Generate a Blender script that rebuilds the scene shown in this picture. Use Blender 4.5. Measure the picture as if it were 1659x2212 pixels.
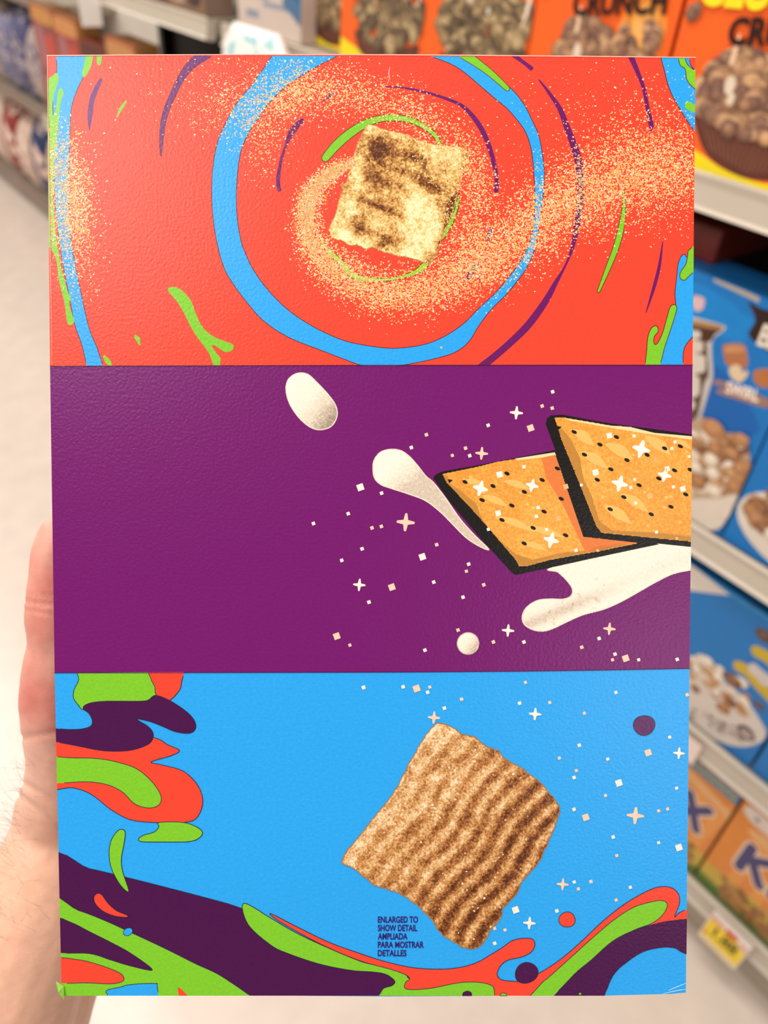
import bpy, bmesh, math, random
import numpy as np
from mathutils import Vector, Matrix, noise as mnoise
for o in list(bpy.data.objects): bpy.data.objects.remove(o)
SC = bpy.context.scene
COL = SC.collection
# ------------------------------------------------------------------ camera
W, H, FPX = 1659, 2212, 1673.0
CAM = np.array([0.0, 0.0, 1.5])
def nrm(v): v = np.array(v, float); return v/np.linalg.norm(v)
_dn = nrm([-180, 2094, FPX]); _a = np.array([-1730., -1486., FPX]); _a = nrm(_a-_dn*(_a@_dn)); _up = -_dn
_r = nrm(np.cross(_a, _up))
MC = np.array([_r, _a, _up])                       # camera axes (right, down, forward) -> world
cd = bpy.data.cameras.new('camera'); cam = bpy.data.objects.new('camera', cd); COL.objects.link(cam)
R_, D_, F_ = MC@[1, 0, 0], MC@[0, 1, 0], MC@[0, 0, 1]
m = Matrix.Identity(4)
for i in range(3):
    m[i][0] = R_[i]; m[i][1] = -D_[i]; m[i][2] = -F_[i]; m[i][3] = CAM[i]
cam.matrix_world = m
cd.sensor_fit = 'VERTICAL'; cd.sensor_height = 36.0; cd.lens = 36.0*FPX/H
cd.clip_start = 0.01; cd.clip_end = 60
cd.dof.use_dof = True; cd.dof.focus_distance = 0.256; cd.dof.aperture_fstop = 9.0
SC.camera = cam
SC.view_settings.view_transform = 'Standard'; SC.view_settings.look = 'None'
SC.view_settings.gamma = 1.0; SC.view_settings.exposure = 0.0
# ------------------------------------------------------------------ light
wd = bpy.data.worlds.new('store_light'); SC.world = wd; wd.use_nodes = True
wd.node_tree.nodes['Background'].inputs[0].default_value = (1.0, 0.93, 0.85, 1)
wd.node_tree.nodes['Background'].inputs[1].default_value = 0.30
def area(name, loc, sx, sy, power, aim=None, col=(1, .94, .87)):
    l = bpy.data.lights.new(name, 'AREA'); l.shape = 'RECTANGLE'; l.size = sx; l.size_y = sy
    l.energy = power; l.color = col
    o = bpy.data.objects.new(name, l); COL.objects.link(o); o.location = loc
    if aim is not None:
        o.rotation_euler = (Vector(aim)-Vector(loc)).to_track_quat('-Z', 'Y').to_euler()
    return o
area('ceiling_strip_light', (0.05, 4.8, 3.6), 0.5, 9.0, 150)
area('ceiling_strip_light', (-2.6, 4.8, 3.6), 0.5, 9.0, 150)
area('ceiling_panel_light', (0.35, 0.35, 3.3), 1.0, 0.9, 17, aim=(0.3, 0.2, 1.2))
def mirror_light(px, py, dist, size, power):          # ceiling fittings behind the camera that the glossy board mirrors
    v = np.array([(px-W/2)/FPX, (py-H/2)/FPX, 1.0]); n_ = np.array([0.002, 0.032, -1.0]); n_ /= np.linalg.norm(n_)
    p = CAM+MC@(v*.255); d = v/np.linalg.norm(v); d = d-2*(d@n_)*n_
    area('ceiling_panel_light', tuple(p+MC@d*dist), size, size, power, aim=tuple(p))
mirror_light(60, 260, 2.1, 0.8, 24)
mirror_light(1560, 1480, 2.6, 0.8, 10)
# ------------------------------------------------------------------ helpers
def lin(c):
    if isinstance(c, str):
        c = c.lstrip('#'); c = [int(c[i:i+2], 16)/255 for i in (0, 2, 4)]
    return tuple(((x/12.92) if x <= .04045 else ((x+.055)/1.055)**2.4) for x in c[:3])
def tag(o, label=None, cat=None, group=None, kind=None):
    if label: o['label'] = label
    if cat: o['category'] = cat
    if group: o['group'] = group
    if kind: o['kind'] = kind
    return o
def empty(name, loc=(0, 0, 0), rz=0.0):
    o = bpy.data.objects.new(name, None); o.empty_display_size = .02; COL.objects.link(o)
    o.location = loc; o.rotation_euler = (0, 0, rz); return o
def link(name, me, mat, parent=None, loc=None):
    o = bpy.data.objects.new(name, me); COL.objects.link(o)
    if mat and not me.materials: me.materials.append(mat)
    if parent: o.parent = parent
    if loc is not None: o.location = loc
    return o
def mat(name, col, rough=.5, spec=.5, nscale=0, namt=0, bump=0, bscale=200, metal=0, coat=0, sss=0, attr=False, bdist=.0005):
    mt = bpy.data.materials.new(name); mt.use_nodes = True
    nt = mt.node_tree; b = nt.nodes['Principled BSDF']
    b.inputs['Roughness'].default_value = rough; b.inputs['Specular IOR Level'].default_value = spec
    b.inputs['Metallic'].default_value = metal; b.inputs['Coat Weight'].default_value = coat
    tc = nt.nodes.new('ShaderNodeTexCoord')
    if attr:
        at = nt.nodes.new('ShaderNodeAttribute'); at.attribute_name = 'Col'; src = at.outputs['Color']
    else:
        rgb = nt.nodes.new('ShaderNodeRGB'); rgb.outputs[0].default_value = (*lin(col), 1); src = rgb.outputs[0]
    if nscale:
        n = nt.nodes.new('ShaderNodeTexNoise'); n.inputs['Scale'].default_value = nscale; n.inputs['Detail'].default_value = 4
        nt.links.new(tc.outputs['Object'], n.inputs['Vector'])
        mr = nt.nodes.new('ShaderNodeMapRange'); mr.inputs['From Min'].default_value = .3; mr.inputs['From Max'].default_value = .7
        mr.inputs['To Min'].default_value = 1-namt; mr.inputs['To Max'].default_value = 1+namt
        nt.links.new(n.outputs['Fac'], mr.inputs['Value'])
        mx = nt.nodes.new('ShaderNodeVectorMath'); mx.operation = 'SCALE'
        nt.links.new(src, mx.inputs[0]); nt.links.new(mr.outputs[0], mx.inputs['Scale']); src = mx.outputs[0]
    nt.links.new(src, b.inputs['Base Color'])
    if bump:
        n = nt.nodes.new('ShaderNodeTexNoise'); n.inputs['Scale'].default_value = bscale; n.inputs['Detail'].default_value = 3
        nt.links.new(tc.outputs['Object'], n.inputs['Vector'])
        bp = nt.nodes.new('ShaderNodeBump'); bp.inputs['Strength'].default_value = bump; bp.inputs['Distance'].default_value = bdist
        nt.links.new(n.outputs['Fac'], bp.inputs['Height']); nt.links.new(bp.outputs[0], b.inputs['Normal'])
    if sss:
        b.inputs['Subsurface Weight'].default_value = sss; b.inputs['Subsurface Radius'].default_value = (1, .35, .2)
        b.inputs['Subsurface Scale'].default_value = .006
    return mt
def box_bm(bm, x0, x1, y0, y1, z0, z1):
    v = [bm.verts.new(p) for p in ((x0, y0, z0), (x1, y0, z0), (x1, y1, z0), (x0, y1, z0), (x0, y0, z1), (x1, y0, z1), (x1, y1, z1), (x0, y1, z1))]
    for f in ((0, 3, 2, 1), (4, 5, 6, 7), (0, 1, 5, 4), (1, 2, 6, 5), (2, 3, 7, 6), (3, 0, 4, 7)): bm.faces.new([v[i] for i in f])
def to_me(bm, name, bev=0, seg=2, smooth=False):
    if bev: bmesh.ops.bevel(bm, geom=bm.edges[:], offset=bev, segments=seg, affect='EDGES', profile=.5)
    me = bpy.data.meshes.new(name); bm.to_mesh(me); bm.free()
    if smooth:
        for p in me.polygons: p.use_smooth = True
    return me
def bx(name, x0, x1, y0, y1, z0, z1, mt, parent=None, bev=0, seg=2):
    bm = bmesh.new(); box_bm(bm, x0, x1, y0, y1, z0, z1)
    return link(name, to_me(bm, name, bev, seg), mt, parent)
def catmull(P, closed=True, n=6):
    P = [np.array(p, float) for p in P]; N = len(P); out = []
    rng = range(N) if closed else range(N-1)
    for i in rng:
        if closed: a, b, c, d = P[(i-1) % N], P[i], P[(i+1) % N], P[(i+2) % N]
        else: a, b, c, d = P[max(i-1, 0)], P[i], P[i+1], P[min(i+2, N-1)]
        for k in range(n):
            t = k/n
            out.append(.5*((2*b)+(-a+c)*t+(2*a-5*b+4*c-d)*t*t+(-a+3*b-3*c+d)*t**3))
    if not closed: out.append(P[-1])
    return out
def clip_poly(poly, quad):                       # quad clockwise in image coordinates (y down)
    out = [np.array(p, float) for p in poly]
    for i in range(len(quad)):
        a = np.array(quad[i], float); b = np.array(quad[(i+1) % len(quad)], float); e = b-a
        nn = np.array([-e[1], e[0]])
        inp, out = out, []
        if not inp: return []
        for j in range(len(inp)):
            p, q = inp[j], inp[(j+1) % len(inp)]
            dp, dq = (p-a)@nn, (q-a)@nn
            if dp >= 0: out.append(p)
            if (dp >= 0) != (dq >= 0): out.append(p+(q-p)*dp/(dp-dq))
    return out
def inside(P, X, Y):
    P = np.array(P); r = np.zeros(X.shape, bool); N = len(P)
    for i in range(N):
        x0, y0 = P[i]; x1, y1 = P[(i+1) % N]
        if y0 == y1: continue
        c = ((y0 > Y) != (y1 > Y)) & (X < (x1-x0)*(Y-y0)/(y1-y0)+x0)
        r ^= c
    return r
_fonts = {}
def text_tris(txt, bold=0.0):
    cu = bpy.data.curves.new('t', 'FONT'); cu.body = txt; cu.size = 1; cu.offset = bold; cu.resolution_u = 4
    o = bpy.data.objects.new('t', cu); COL.objects.link(o)
    dg = bpy.context.evaluated_depsgraph_get(); dg.update()
    me = bpy.data.meshes.new_from_object(o.evaluated_get(dg))
    V = np.array([v.co[:2] for v in me.vertices]); F = [tuple(p.vertices) for p in me.polygons]
    bpy.data.objects.remove(o); bpy.data.meshes.remove(me)
    V[:, 0] -= V[:, 0].min()
    return V, F
class Ink:
    """printed artwork: flat coloured regions in paper coordinates, laid on one panel mesh"""
    def __init__(s, mapf, step=4e-6):
        s.mapf = mapf; s.V = []; s.F = []; s.C = []; s.k = 1; s.step = step; s.clip = None
    def raw(s, pts, faces, cols, lift=True):
        if lift: s.k += 1
        b = len(s.V); L = s.k*s.step
        s.V += [s.mapf(p[0], p[1], L) for p in pts]
        s.F += [tuple(i+b for i in f) for f in faces]
        s.C += cols if isinstance(cols, list) else [cols]*len(faces)
    def push(s, pts):
        if s.clip is None: return pts
        out = []
        for p in pts:
            p = np.array(p, float); q = p.copy()
            for i in range(4):
                a = np.array(s.clip[i], float); e = np.array(s.clip[(i+1) % 4], float)-a; nn = np.array([-e[1], e[0]])/np.hypot(*e)
                if (p-a)@nn < 7: q = q-nn*22
            out.append(q)
        return out
    def poly(s, pts, col, smooth=True, line=None, lw=1.6, n=6):
        P = s.push(pts)
        if smooth: P = catmull(P, True, n)
        full = P
        if s.clip is not None: P = clip_poly(P, s.clip)
        if len(P) < 3: return
        s.raw(P, [tuple(range(len(P)))], lin(col))
        if line: s.loop(full, line, lw)
    def loop(s, P, col, w):
        N = len(P); q = []; f = []
        for i in range(N):
            a, b = np.array(P[i]), np.array(P[(i+1) % N]); d = b-a; L = np.hypot(*d)
            if L < 1e-6: continue
            t = d/L; nn = np.array([-t[1], t[0]])*w/2; mid = (a+b)/2
            if s.clip is not None:
                ok = True
                for j in range(4):
                    A = np.array(s.clip[j], float); e = np.array(s.clip[(j+1) % 4], float)-A
                    if min(np.cross(e, a-A), np.cross(e, b-A)) < 0: ok = False
                if not ok: continue
            k = len(q); a2 = a-t*w*.3; b2 = b+t*w*.3; q += [a2-nn, b2-nn, b2+nn, a2+nn]; f.append((k, k+1, k+2, k+3))
        if q: s.raw(q, f, lin(col))
    def ribbon(s, pts, ws, col, line=None, lw=1.4, n=6):
        C = catmull([(*p, w) for p, w in zip(pts, ws)], False, n)
        L, R = [], []
        for i, c in enumerate(C):
            d = C[min(i+1, len(C)-1)][:2]-C[max(i-1, 0)][:2]; d = d/(np.hypot(*d)+1e-9); nn = np.array([-d[1], d[0]])*c[2]/2
            L.append(c[:2]+nn); R.append(c[:2]-nn)
        def cap(c, d, w, sgn):
            return [c[:2]+sgn*d*math.sin(a)*w/2+np.array([-d[1], d[0]])*math.cos(a)*w/2*sgn for a in (math.pi*.2, math.pi*.4, math.pi*.6, math.pi*.8)]
        d1 = C[-1][:2]-C[-2][:2]; d1 = d1/np.hypot(*d1); d0 = C[1][:2]-C[0][:2]; d0 = d0/np.hypot(*d0)
        P = L+cap(C[-1], d1, C[-1][2], 1)+R[::-1]+cap(C[0], d0, C[0][2], -1)
        full = P
        if s.clip is not None: P = clip_poly(P, s.clip)
        if len(P) < 3: return
        s.raw(P, [tuple(range(len(P)))], lin(col))
        if line: s.loop(full, line, lw)
    def ell(s, cx, cy, rx, ry, rot, col, n=20, wob=0, line=None, lw=1.4, lift=True):
        c, q = math.cos(rot), math.sin(rot); P = []
        for i in range(n):
            a = 2*math.pi*i/n; r = 1+wob*math.sin(3*a+cx)
            u, v = rx*r*math.cos(a), ry*r*math.sin(a); P.append((cx+u*c-v*q, cy+u*q+v*c))
        if s.clip is not None: P = clip_poly(P, s.clip)
        if len(P) > 2:
            s.raw(P, [tuple(range(len(P)))], lin(col), lift=lift)
            if line: s.loop(P, line, lw)
    def star(s, x, y, r, col, rot=.08, fat=.36):
        P = []
        for i in range(8):
            a = rot+i*math.pi/4-math.pi/2
            rr = r if i % 2 == 0 else r*fat
            if i % 2 == 0:
                for da in (-.13, 0, .13): P.append((x+rr*(1-.05*abs(da)/.13)*math.cos(a+da), y+rr*(1-.05*abs(da)/.13)*math.sin(a+da)))
            else: P.append((x+rr*math.cos(a), y+rr*math.sin(a)))
        s.raw(P, [tuple(range(len(P)))], lin(col), lift=False)
    def dia(s, x, y, r, col, rot=.1):
        P = [(x+r*math.cos(a+rot), y+r*math.sin(a+rot)) for a in (0, math.pi/2, math.pi, 1.5*math.pi)]
        if s.clip is not None: P = clip_poly(P, s.clip)
        if len(P) > 2: s.raw(P, [tuple(range(len(P)))], lin(col), lift=False)
    def text(s, txt, x, y, w, h, col, bold=.0, ang=0.0, shear=0.0):
        V, F = text_tris(txt, bold); ww = V[:, 0].max(); cap = .72
        U = V[:, 0]/ww*w; Q = V[:, 1]/cap*h; U = U+Q*shear
        c, q = math.cos(ang), math.sin(ang)
        P = [(x+u*c+v*q, y+u*q-v*c) for u, v in zip(U, Q)]
        s.raw(P, F, lin(col))
    def grid(s, poly, st, fn):
        P = np.array(poly); x0, y0 = P.min(0); x1, y1 = P.max(0)
        nx, ny = int((x1-x0)/st)+1, int((y1-y0)/st)+1
        X, Y = np.meshgrid(x0+st*np.arange(nx+1), y0+st*np.arange(ny+1))
        cxm, cym = X[:-1, :-1]+st/2, Y[:-1, :-1]+st/2
        ok = inside(P, cxm, cym)
        if s.clip is not None: ok &= inside(s.clip, cxm, cym)
        C = fn(cxm, cym)
        used = np.zeros(X.shape, bool)
        for dy in (0, 1):
            for dx in (0, 1): used[dy:dy+ny, dx:dx+nx] |= ok
        idx = -np.ones(X.shape, int); idx[used] = np.arange(used.sum())
        pts = list(zip(X[used], Y[used])); J, I = np.nonzero(ok)
        faces = [(int(idx[j, i]), int(idx[j, i+1]), int(idx[j+1, i+1]), int(idx[j+1, i])) for j, i in zip(J, I)]
        s.raw(pts, faces, [tuple(map(float, C[j, i])) for j, i in zip(J, I)])
    def build(s, name, mt, parent=None):
        me = bpy.data.meshes.new(name); me.from_pydata([tuple(map(float, v)) for v in s.V], [], s.F)
        at = me.color_attributes.new('Col', 'FLOAT_COLOR', 'CORNER')
        buf = np.ones((len(me.loops), 4), np.float32); k = 0
        for p, c in zip(me.polygons, s.C):
            buf[p.loop_start:p.loop_start+p.loop_total, :3] = c
        at.data.foreach_set('color', buf.ravel())
        return link(name, me, mt, parent)
def fbm(X, Y, sc, seed, octv=4):
    rs = np.random.RandomState(seed); out = np.zeros(X.shape); amp = 1; tot = 0
    for o in range(octv):
        g = rs.rand(64, 64); u, v = X/sc*2**o, Y/sc*2**o
        i, j = np.floor(u).astype(int), np.floor(v).astype(int); fu, fv = u-i, v-j
        fu = fu*fu*(3-2*fu); fv = fv*fv*(3-2*fv)
        a, b = g[j % 64, i % 64], g[j % 64, (i+1) % 64]; c, d = g[(j+1) % 64, i % 64], g[(j+1) % 64, (i+1) % 64]
        out += amp*((a*(1-fu)+b*fu)*(1-fv)+(c*(1-fu)+d*fu)*fv); tot += amp; amp *= .55
    return out/tot
def ramp(t, stops):
    t = np.clip(t, 0, 1); xs = [s_[0] for s_ in stops]; cs = np.array([lin(s_[1]) for s_ in stops])
    return np.stack([np.interp(t, xs, cs[:, k]) for k in range(3)], -1)
# ------------------------------------------------------------------ shared materials
M_print = mat('glossy_printed_board', 'ffffff', rough=.30, spec=.30, attr=True, nscale=900, namt=.05, bump=.5, bscale=1000, bdist=.0002)
M_shelfprint = mat('printed_carton_front', 'ffffff', rough=.45, spec=.35, attr=True, nscale=60, namt=.04)
M_rail = mat('beige_rail_plastic', 'c4b8a8', rough=.4, nscale=8, namt=.04)
M_deck = mat('painted_shelf_steel', '9c9182', rough=.5, nscale=6, namt=.05)
M_black = mat('black_steel', '12100f', rough=.5, nscale=10, namt=.1)
M_backp = mat('dark_back_panel', '2a2422', rough=.7, nscale=10, namt=.1)
# ================================================================== the setting
def floor_mat():
    mt = mat('speckled_vinyl_floor', 'dfd0c4', rough=.22, spec=.5, nscale=14, namt=.05)
    return mt
fl = bx('floor', -7, 1.5, -4, 14, -.05, 0, floor_mat()); tag(fl, kind='structure')
wl = bx('wall_right', 1.5, 1.6, -4, 14, 0, 3.8, mat('pale_store_wall', 'cfc6ba', rough=.8, nscale=3, namt=.04)); tag(wl, kind='structure')
# ================================================================== shelving run on the right
DX = .92
DECK = {'A': 1.265, 'B': .825, 'C': .487, 'D': .172}
def rail_bm(y0, y1, z, hh):
    bm = bmesh.new()
    prof = [(.905, z+.006), (.912, z+.008), (.928, z-.002), (.928, z-hh), (.916, z-hh-.002), (.900, z-hh+.002), (.905, z-hh+.006), (.907, z-.004)]
    a = [bm.verts.new((x, y0, zz)) for x, zz in prof]; b = [bm.verts.new((x, y1, zz)) for x, zz in prof]
    n = len(prof)
    for i in range(n): bm.faces.new((a[i], a[(i+1) % n], b[(i+1) % n], b[i]))
    bm.faces.new(a[::-1]); bm.faces.new(b)
    bmesh.ops.recalc_face_normals(bm, faces=bm.faces[:])
    return bm
def shelving(y0, y1, label, dx=0.0, decks=None, rail=None, top=2.0):
    root = empty('shelving_unit', (0, 0, 0))
    tag(root, label, 'shelving', 'gondola shelving along the aisle')
    bx('back_panel', 1.40+dx, 1.42+dx, y0, y1, .0, top, M_backp, root)
    for yy in (y0, y1-.03): bx('upright', 1.36+dx, 1.399+dx, yy, yy+.03, 0, top, M_black, root)
    for z in (decks or DECK.values()):
        d = bx('shelf', .93+dx, 1.358+dx, y0+.002, y1-.002, z-.03, z-.001, M_deck, root)
        o = link('price_rail', to_me(rail_bm(y0+.003, y1-.003, z-.006, .034), 'price_rail'), rail or M_rail, d); o.location.x = dx
    bx('kick_plate', .955+dx, .975+dx, y0+.002, y1-.002, .001, min(decks or [.172])-.031, M_kick, root)
    return root
M_kick = mat('taupe_kick_plate', 'b5a796', rough=.4, nscale=5, namt=.05)
shelving(-.62, 1.70, 'near shelving section with beige price rails full of orange and blue cereal boxes')
shelving(1.76, 3.02, 'middle shelving section beyond the dark gap, holding red and tan boxes')
FDX = .33
FAR = {'E': .60, 'F': .12}
shelving(3.72, 7.6, 'far low shelving across the floor at the left edge, holding blurred pale and blue bags', FDX, [.12, .60, 1.06], mat('dusky_rail', '8c7668', rough=.6, nscale=6, namt=.1), 1.5)
ray = lambda x, y: MC@np.array([x-W/2, y-H/2, FPX])
def S(px, py):
    r = ray(px, py); t = DX/r[0]; return r[1]*t, CAM[2]+r[2]*t      # (y, z) on the shelf-front plane
class Carton:
    """a carton standing on a shelf; yl = its left edge along the aisle, width w, height h"""
    def __init__(s, name, yl, w, h, deck, depth, side, label, group=None, cat='cereal box', x=DX):
        s.root = empty(name, (x, yl, DECK[deck] if isinstance(deck, str) else deck), -math.pi/2)
        tag(s.root, label, cat, group)
        s.yl, s.z0, s.w, s.h = yl, s.root.location[2], w, h
        bm = bmesh.new(); box_bm(bm, 0.0006, w-.0006, .0004, depth, 0.0, h)
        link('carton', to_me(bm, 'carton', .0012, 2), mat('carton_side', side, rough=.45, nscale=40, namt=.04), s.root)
        s.ink = Ink(lambda u, v, L: (u, -L-.0002, v), 6e-6)
        s.ink.k = 2
    def px(s, pts):                                     # photo pixels -> front-panel metres (u right, v up)
        return [((s.yl-S(a, b)[0]), (S(a, b)[1]-s.z0)) for a, b in pts]
    def clipset(s): s.ink.clip = [(0, 0), (s.w, 0), (s.w, s.h), (0, s.h)]
    def P(s, pts, col, smooth=True):
        q = s.px(pts)
        P = catmull(q, True, 5) if smooth else [np.array(p) for p in q]
        s.U(P, col)
    def U(s, P, col):
        P = clip_poly(P, [(0.0004, 0.0004), (s.w-.0004, 0.0004), (s.w-.0004, s.h-.0004), (0.0004, s.h-.0004)])
        if len(P) > 2: s.ink.raw(P, [tuple(range(len(P)))], lin(col))
    def rect(s, u0, u1, v0, v1, col): s.U([np.array(p) for p in ((u0, v0), (u1, v0), (u1, v1), (u0, v1))], col)
    def blob(s, u, v, r, col, rnd, sq=.8):
        n = 9; a0 = rnd.random()*6
        s.U(catmull([(u+r*(1+.3*(rnd.random()-.5))*math.cos(a0+6.283*i/n), v+r*sq*(1+.3*(rnd.random()-.5))*math.sin(a0+6.283*i/n)) for i in range(n)], True, 3), col)
    def bg(s, col): s.rect(0, s.w, 0, s.h, col)
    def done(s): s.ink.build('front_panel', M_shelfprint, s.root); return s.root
    def txt(s, t, u, v, w, h, col, bold=0.0, ang=0.0, shear=0.0):
        V, F = text_tris(t, bold); ww = V[:, 0].max()
        A = V[:, 0]/ww*w; B = V[:, 1]/.72*h; A = A+B*shear; c, q = math.cos(ang), math.sin(ang)
        P = [(u+a*c-b*q, v+a*q+b*c) for a, b in zip(A, B)]
        keep = [f for f in F if all(0 < P[i][0] < s.w and 0 < P[i][1] < s.h for i in f)]
        s.ink.raw(P, keep, lin(col))
def copy_tree(o, parent=None):
    c = o.copy(); COL.objects.link(c)
    if parent: c.parent = parent
    for ch in list(o.children): copy_tree(ch, c)
    return c
def pile(c, u, v, ru, rv, n, cols, rnd, rs=.012, arch=None):
    pts = []
    for i in range(n):
        a = rnd.random()*6.283; r = math.sqrt(rnd.random()); pts.append((u+ru*r*math.cos(a), v+rv*r*math.sin(a)))
    pts.sort(key=lambda p: -p[1])
    for (a, b) in pts:
        r = rs*(.6+.7*rnd.random()); k = rnd.randrange(len(cols)); c0 = cols[k]
        c.blob(a, b, r, c0[0], rnd); c.blob(a-r*.15, b+r*.22, r*.6, c0[1], rnd)
BG_ = [('6e5a40', '8c7654'), ('80684a', 'a88e66'), ('5a4836', '76624a'), ('9a8058', 'bca27a'), ('4a3a30', '66543e')]
BR = [('84604c', 'a07a62'), ('93694c', 'b08664'), ('ad8260', 'c89c76'), ('6c4c40', '866252'), ('c09468', 'd8ac7e'), ('7a5846', '946e58')]
def orange_box(yl, label, seed, tone='f4641e', w=.222, group='orange cluster cereal boxes on the top shelf', x=DX, variant=0):
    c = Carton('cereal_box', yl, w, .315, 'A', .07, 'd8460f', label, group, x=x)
    rnd = random.Random(seed)
    c.bg(tone)
    yb = [(-.03, .034), (.02, .030), (.07, .018), (.11, .008), (.16, .006), (.24, .016), (.26, -.03), (-.04, -.03)]
    c.U(catmull(yb, True, 5), 'f0dc1e')
    if variant == 0:
        c.blob(.175, .122, .034, 'f8963a', rnd, 1.3); c.blob(.178, .124, .022, 'fbb45e', rnd, 1.3)
        cu, ct = .135, .062; ru, rv, npile = .086, .032, 150
    else:
        cu, ct = .128, .050; ru, rv, npile = .092, .062, 210
    cup = [(cu-.086, ct), (cu-.070, ct-.030), (cu-.045, .014), (cu, .006), (cu+.045, .014), (cu+.070, ct-.030), (cu+.086, ct), (cu+.03, ct-.01), (cu-.03, ct-.01)]
    c.U(catmull(cup, True, 6), '5e3226')
    for i in range(19):
        a = -.080+i*.0089; kk = .62
        c.U([np.array(p) for p in ((cu+a*kk-.0010, .012+abs(a)*.14), (cu+a*kk+.0010, .012+abs(a)*.14), (cu+a+.0018, ct-.004), (cu+a-.0010, ct-.004))], '80503e')
    if variant == 0:
        pile(c, cu-.004, .080, ru, rv, npile, BR, rnd, .011)
        pile(c, cu-.040, .100, .040, .026, 60, BR, rnd, .010)
        for a, b, r in ((cu-.050, .092, .0065), (cu-.044, .080, .005), (cu+.02, .084, .004)): c.blob(a, b, r, 'e0cdb6', rnd, 1.4)
        c.U(catmull([(cu-.058, .140), (cu-.055, .138), (cu-.053, .115), (cu-.059, .113)], True, 4), 'ecc7a4')
        pile(c, .151, .112, .007, .015, 12, BR, rnd, .008); pile(c, .192, .124, .009, .015, 14, BR, rnd, .008)
        pile(c, .014, .156, .006, .008, 7, [BR[3], BR[0]], rnd, .006)
        c.txt('CRUNCH', .066, .130, .140, .025, '2a120a', .04, .13)
        c.txt('CLUSTER', .016, .163, .19, .040, 'f8e220', .04, .05)
    else:
        pile(c, cu, .098, ru, rv, npile, BG_, rnd, .012)
        for a, b, r in ((cu-.03, .130, .008), (cu-.045, .142, .009), (cu+.010, .115, .004)): c.blob(a, b, r, 'd8cbb4', rnd, 1.2)
        c.ink.raw(*(lambda P: (P, [tuple(range(len(P)))], lin('f2d9c4')))([np.array(p) for p in ((.205, .100), (.214, .120), (.219, .150), (.212, .150), (.208, .125))]))
    return c.done()
OB = [(.615, 'orange cereal box at the right edge, its cup of clusters over a yellow band'),
      (.842, 'orange cereal box showing the word CRUNCH directly above the held box'),
      (1.066, 'orange cereal box left of the CRUNCH box, dark cup of clusters filling its front'),
      (1.288, 'orange cereal box third to the left of the right-edge orange box, in the upper middle'),
      (1.515, 'brownish orange cereal box half hidden behind the white carton')]
for i, (yl, lb) in enumerate(OB): orange_box(yl, lb, 5+i, x=.968 if i == 4 else DX, variant=int(i > 1))
orange_box(.390, 'orange cereal box just outside the right edge of the photo, top shelf', 77)
# white carton with blue lettering
c = Carton('white_carton', 1.665, .235, .30, 'A', .035, 'c9b7ab', 'off-white carton with blue lettering lines at the left end of the near top shelf', cat='carton', x=.930)
c.bg('d2c0b4')
c.rect(.0, .03, .06, .30, 'c4b0a4')
for v, u0, u1 in ((.070, .035, .10), (.058, .035, .13), (.047, .10, .20), (.028, .035, .085), (.023, .035, .085)):
    for i in range(int((u1-u0)/.008)): c.rect(u0+i*.008, u0+i*.008+.006, v, v+.008, '7d8aa8')
c.U(catmull([(.16, .10), (.19, .07), (.235, .04), (.25, .1), (.25, .3), (.16, .3)], True, 5), '2f6f9c')
c.U(catmull([(.17, .06), (.2, .045), (.235, .03), (.25, .045), (.2, .075)], True, 5), '4f7496')
rr = random.Random(3)
for i in range(10): c.blob(.08+.09*rr.random(), .11+.05*rr.random(), .018, ['e8ddd2', 'b8a898', 'd8cabb'][i % 3], rr)
c.done()
# white bag hanging in front of the rail
def pouch(name, loc, w, h, d, mt, label, cat, group=None, rz=0):
    bm = bmesh.new(); N, K = 20, 14
    rings = []
    for k in range(K+1):
        t = k/K; zz = h*t; s_ = math.sin(math.pi*min(max(t, .02), .98))**.45; wid = w/2*(.82+.18*math.sin(math.pi*t)) if t < .9 else w/2*(.82-.35*(t-.9)*10*.5)
        ring = []
        for i in range(N):
            a = 2*math.pi*i/N; e = .55
            x = d/2*s_*abs(math.cos(a))**e*math.copysign(1, math.cos(a)); y = wid*abs(math.sin(a))**e*math.copysign(1, math.sin(a))
            wr = mnoise.noise(Vector((x*30, y*30, zz*30)))*.004*s_
            ring.append(bm.verts.new((x+wr, y, zz)))
        rings.append(ring)
    for k in range(K):
        for i in range(N): bm.faces.new((rings[k][i], rings[k][(i+1) % N], rings[k+1][(i+1) % N], rings[k+1][i]))
    bm.faces.new(rings[0][::-1]); bm.faces.new(rings[-1])
    o = link(name, to_me(bm, name, smooth=True), mt, None, loc); o.rotation_euler = (0, 0, rz)
    tag(o, label, cat, group); return o
def pouch_mat(name, base, spots, sc=22, rough=.35):
    mt = mat(name, base, rough=rough, nscale=30, namt=.05); nt = mt.node_tree; b = nt.nodes['Principled BSDF']
    tc = nt.nodes.new('ShaderNodeTexCoord'); v = nt.nodes.new('ShaderNodeTexNoise'); v.inputs['Scale'].default_value = sc; v.inputs['Detail'].default_value = 1
    nt.links.new(tc.outputs['Object'], v.inputs['Vector'])
    r = nt.nodes.new('ShaderNodeValToRGB'); r.color_ramp.interpolation = 'CONSTANT'
    r.color_ramp.elements[0].color = (*lin(base), 1); r.color_ramp.elements[1].position = .56; r.color_ramp.elements[1].color = (*lin(spots[0]), 1)
    for i, sp in enumerate(spots[1:]):
        e = r.color_ramp.elements.new(.62+.05*i); e.color = (*lin(sp), 1)
    e = r.color_ramp.elements.new(.0); e.color = (*lin(base), 1)
    nt.links.new(v.outputs['Fac'], r.inputs[0]); nt.links.new(r.outputs[0], b.inputs['Base Color'])
    return mt
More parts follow.
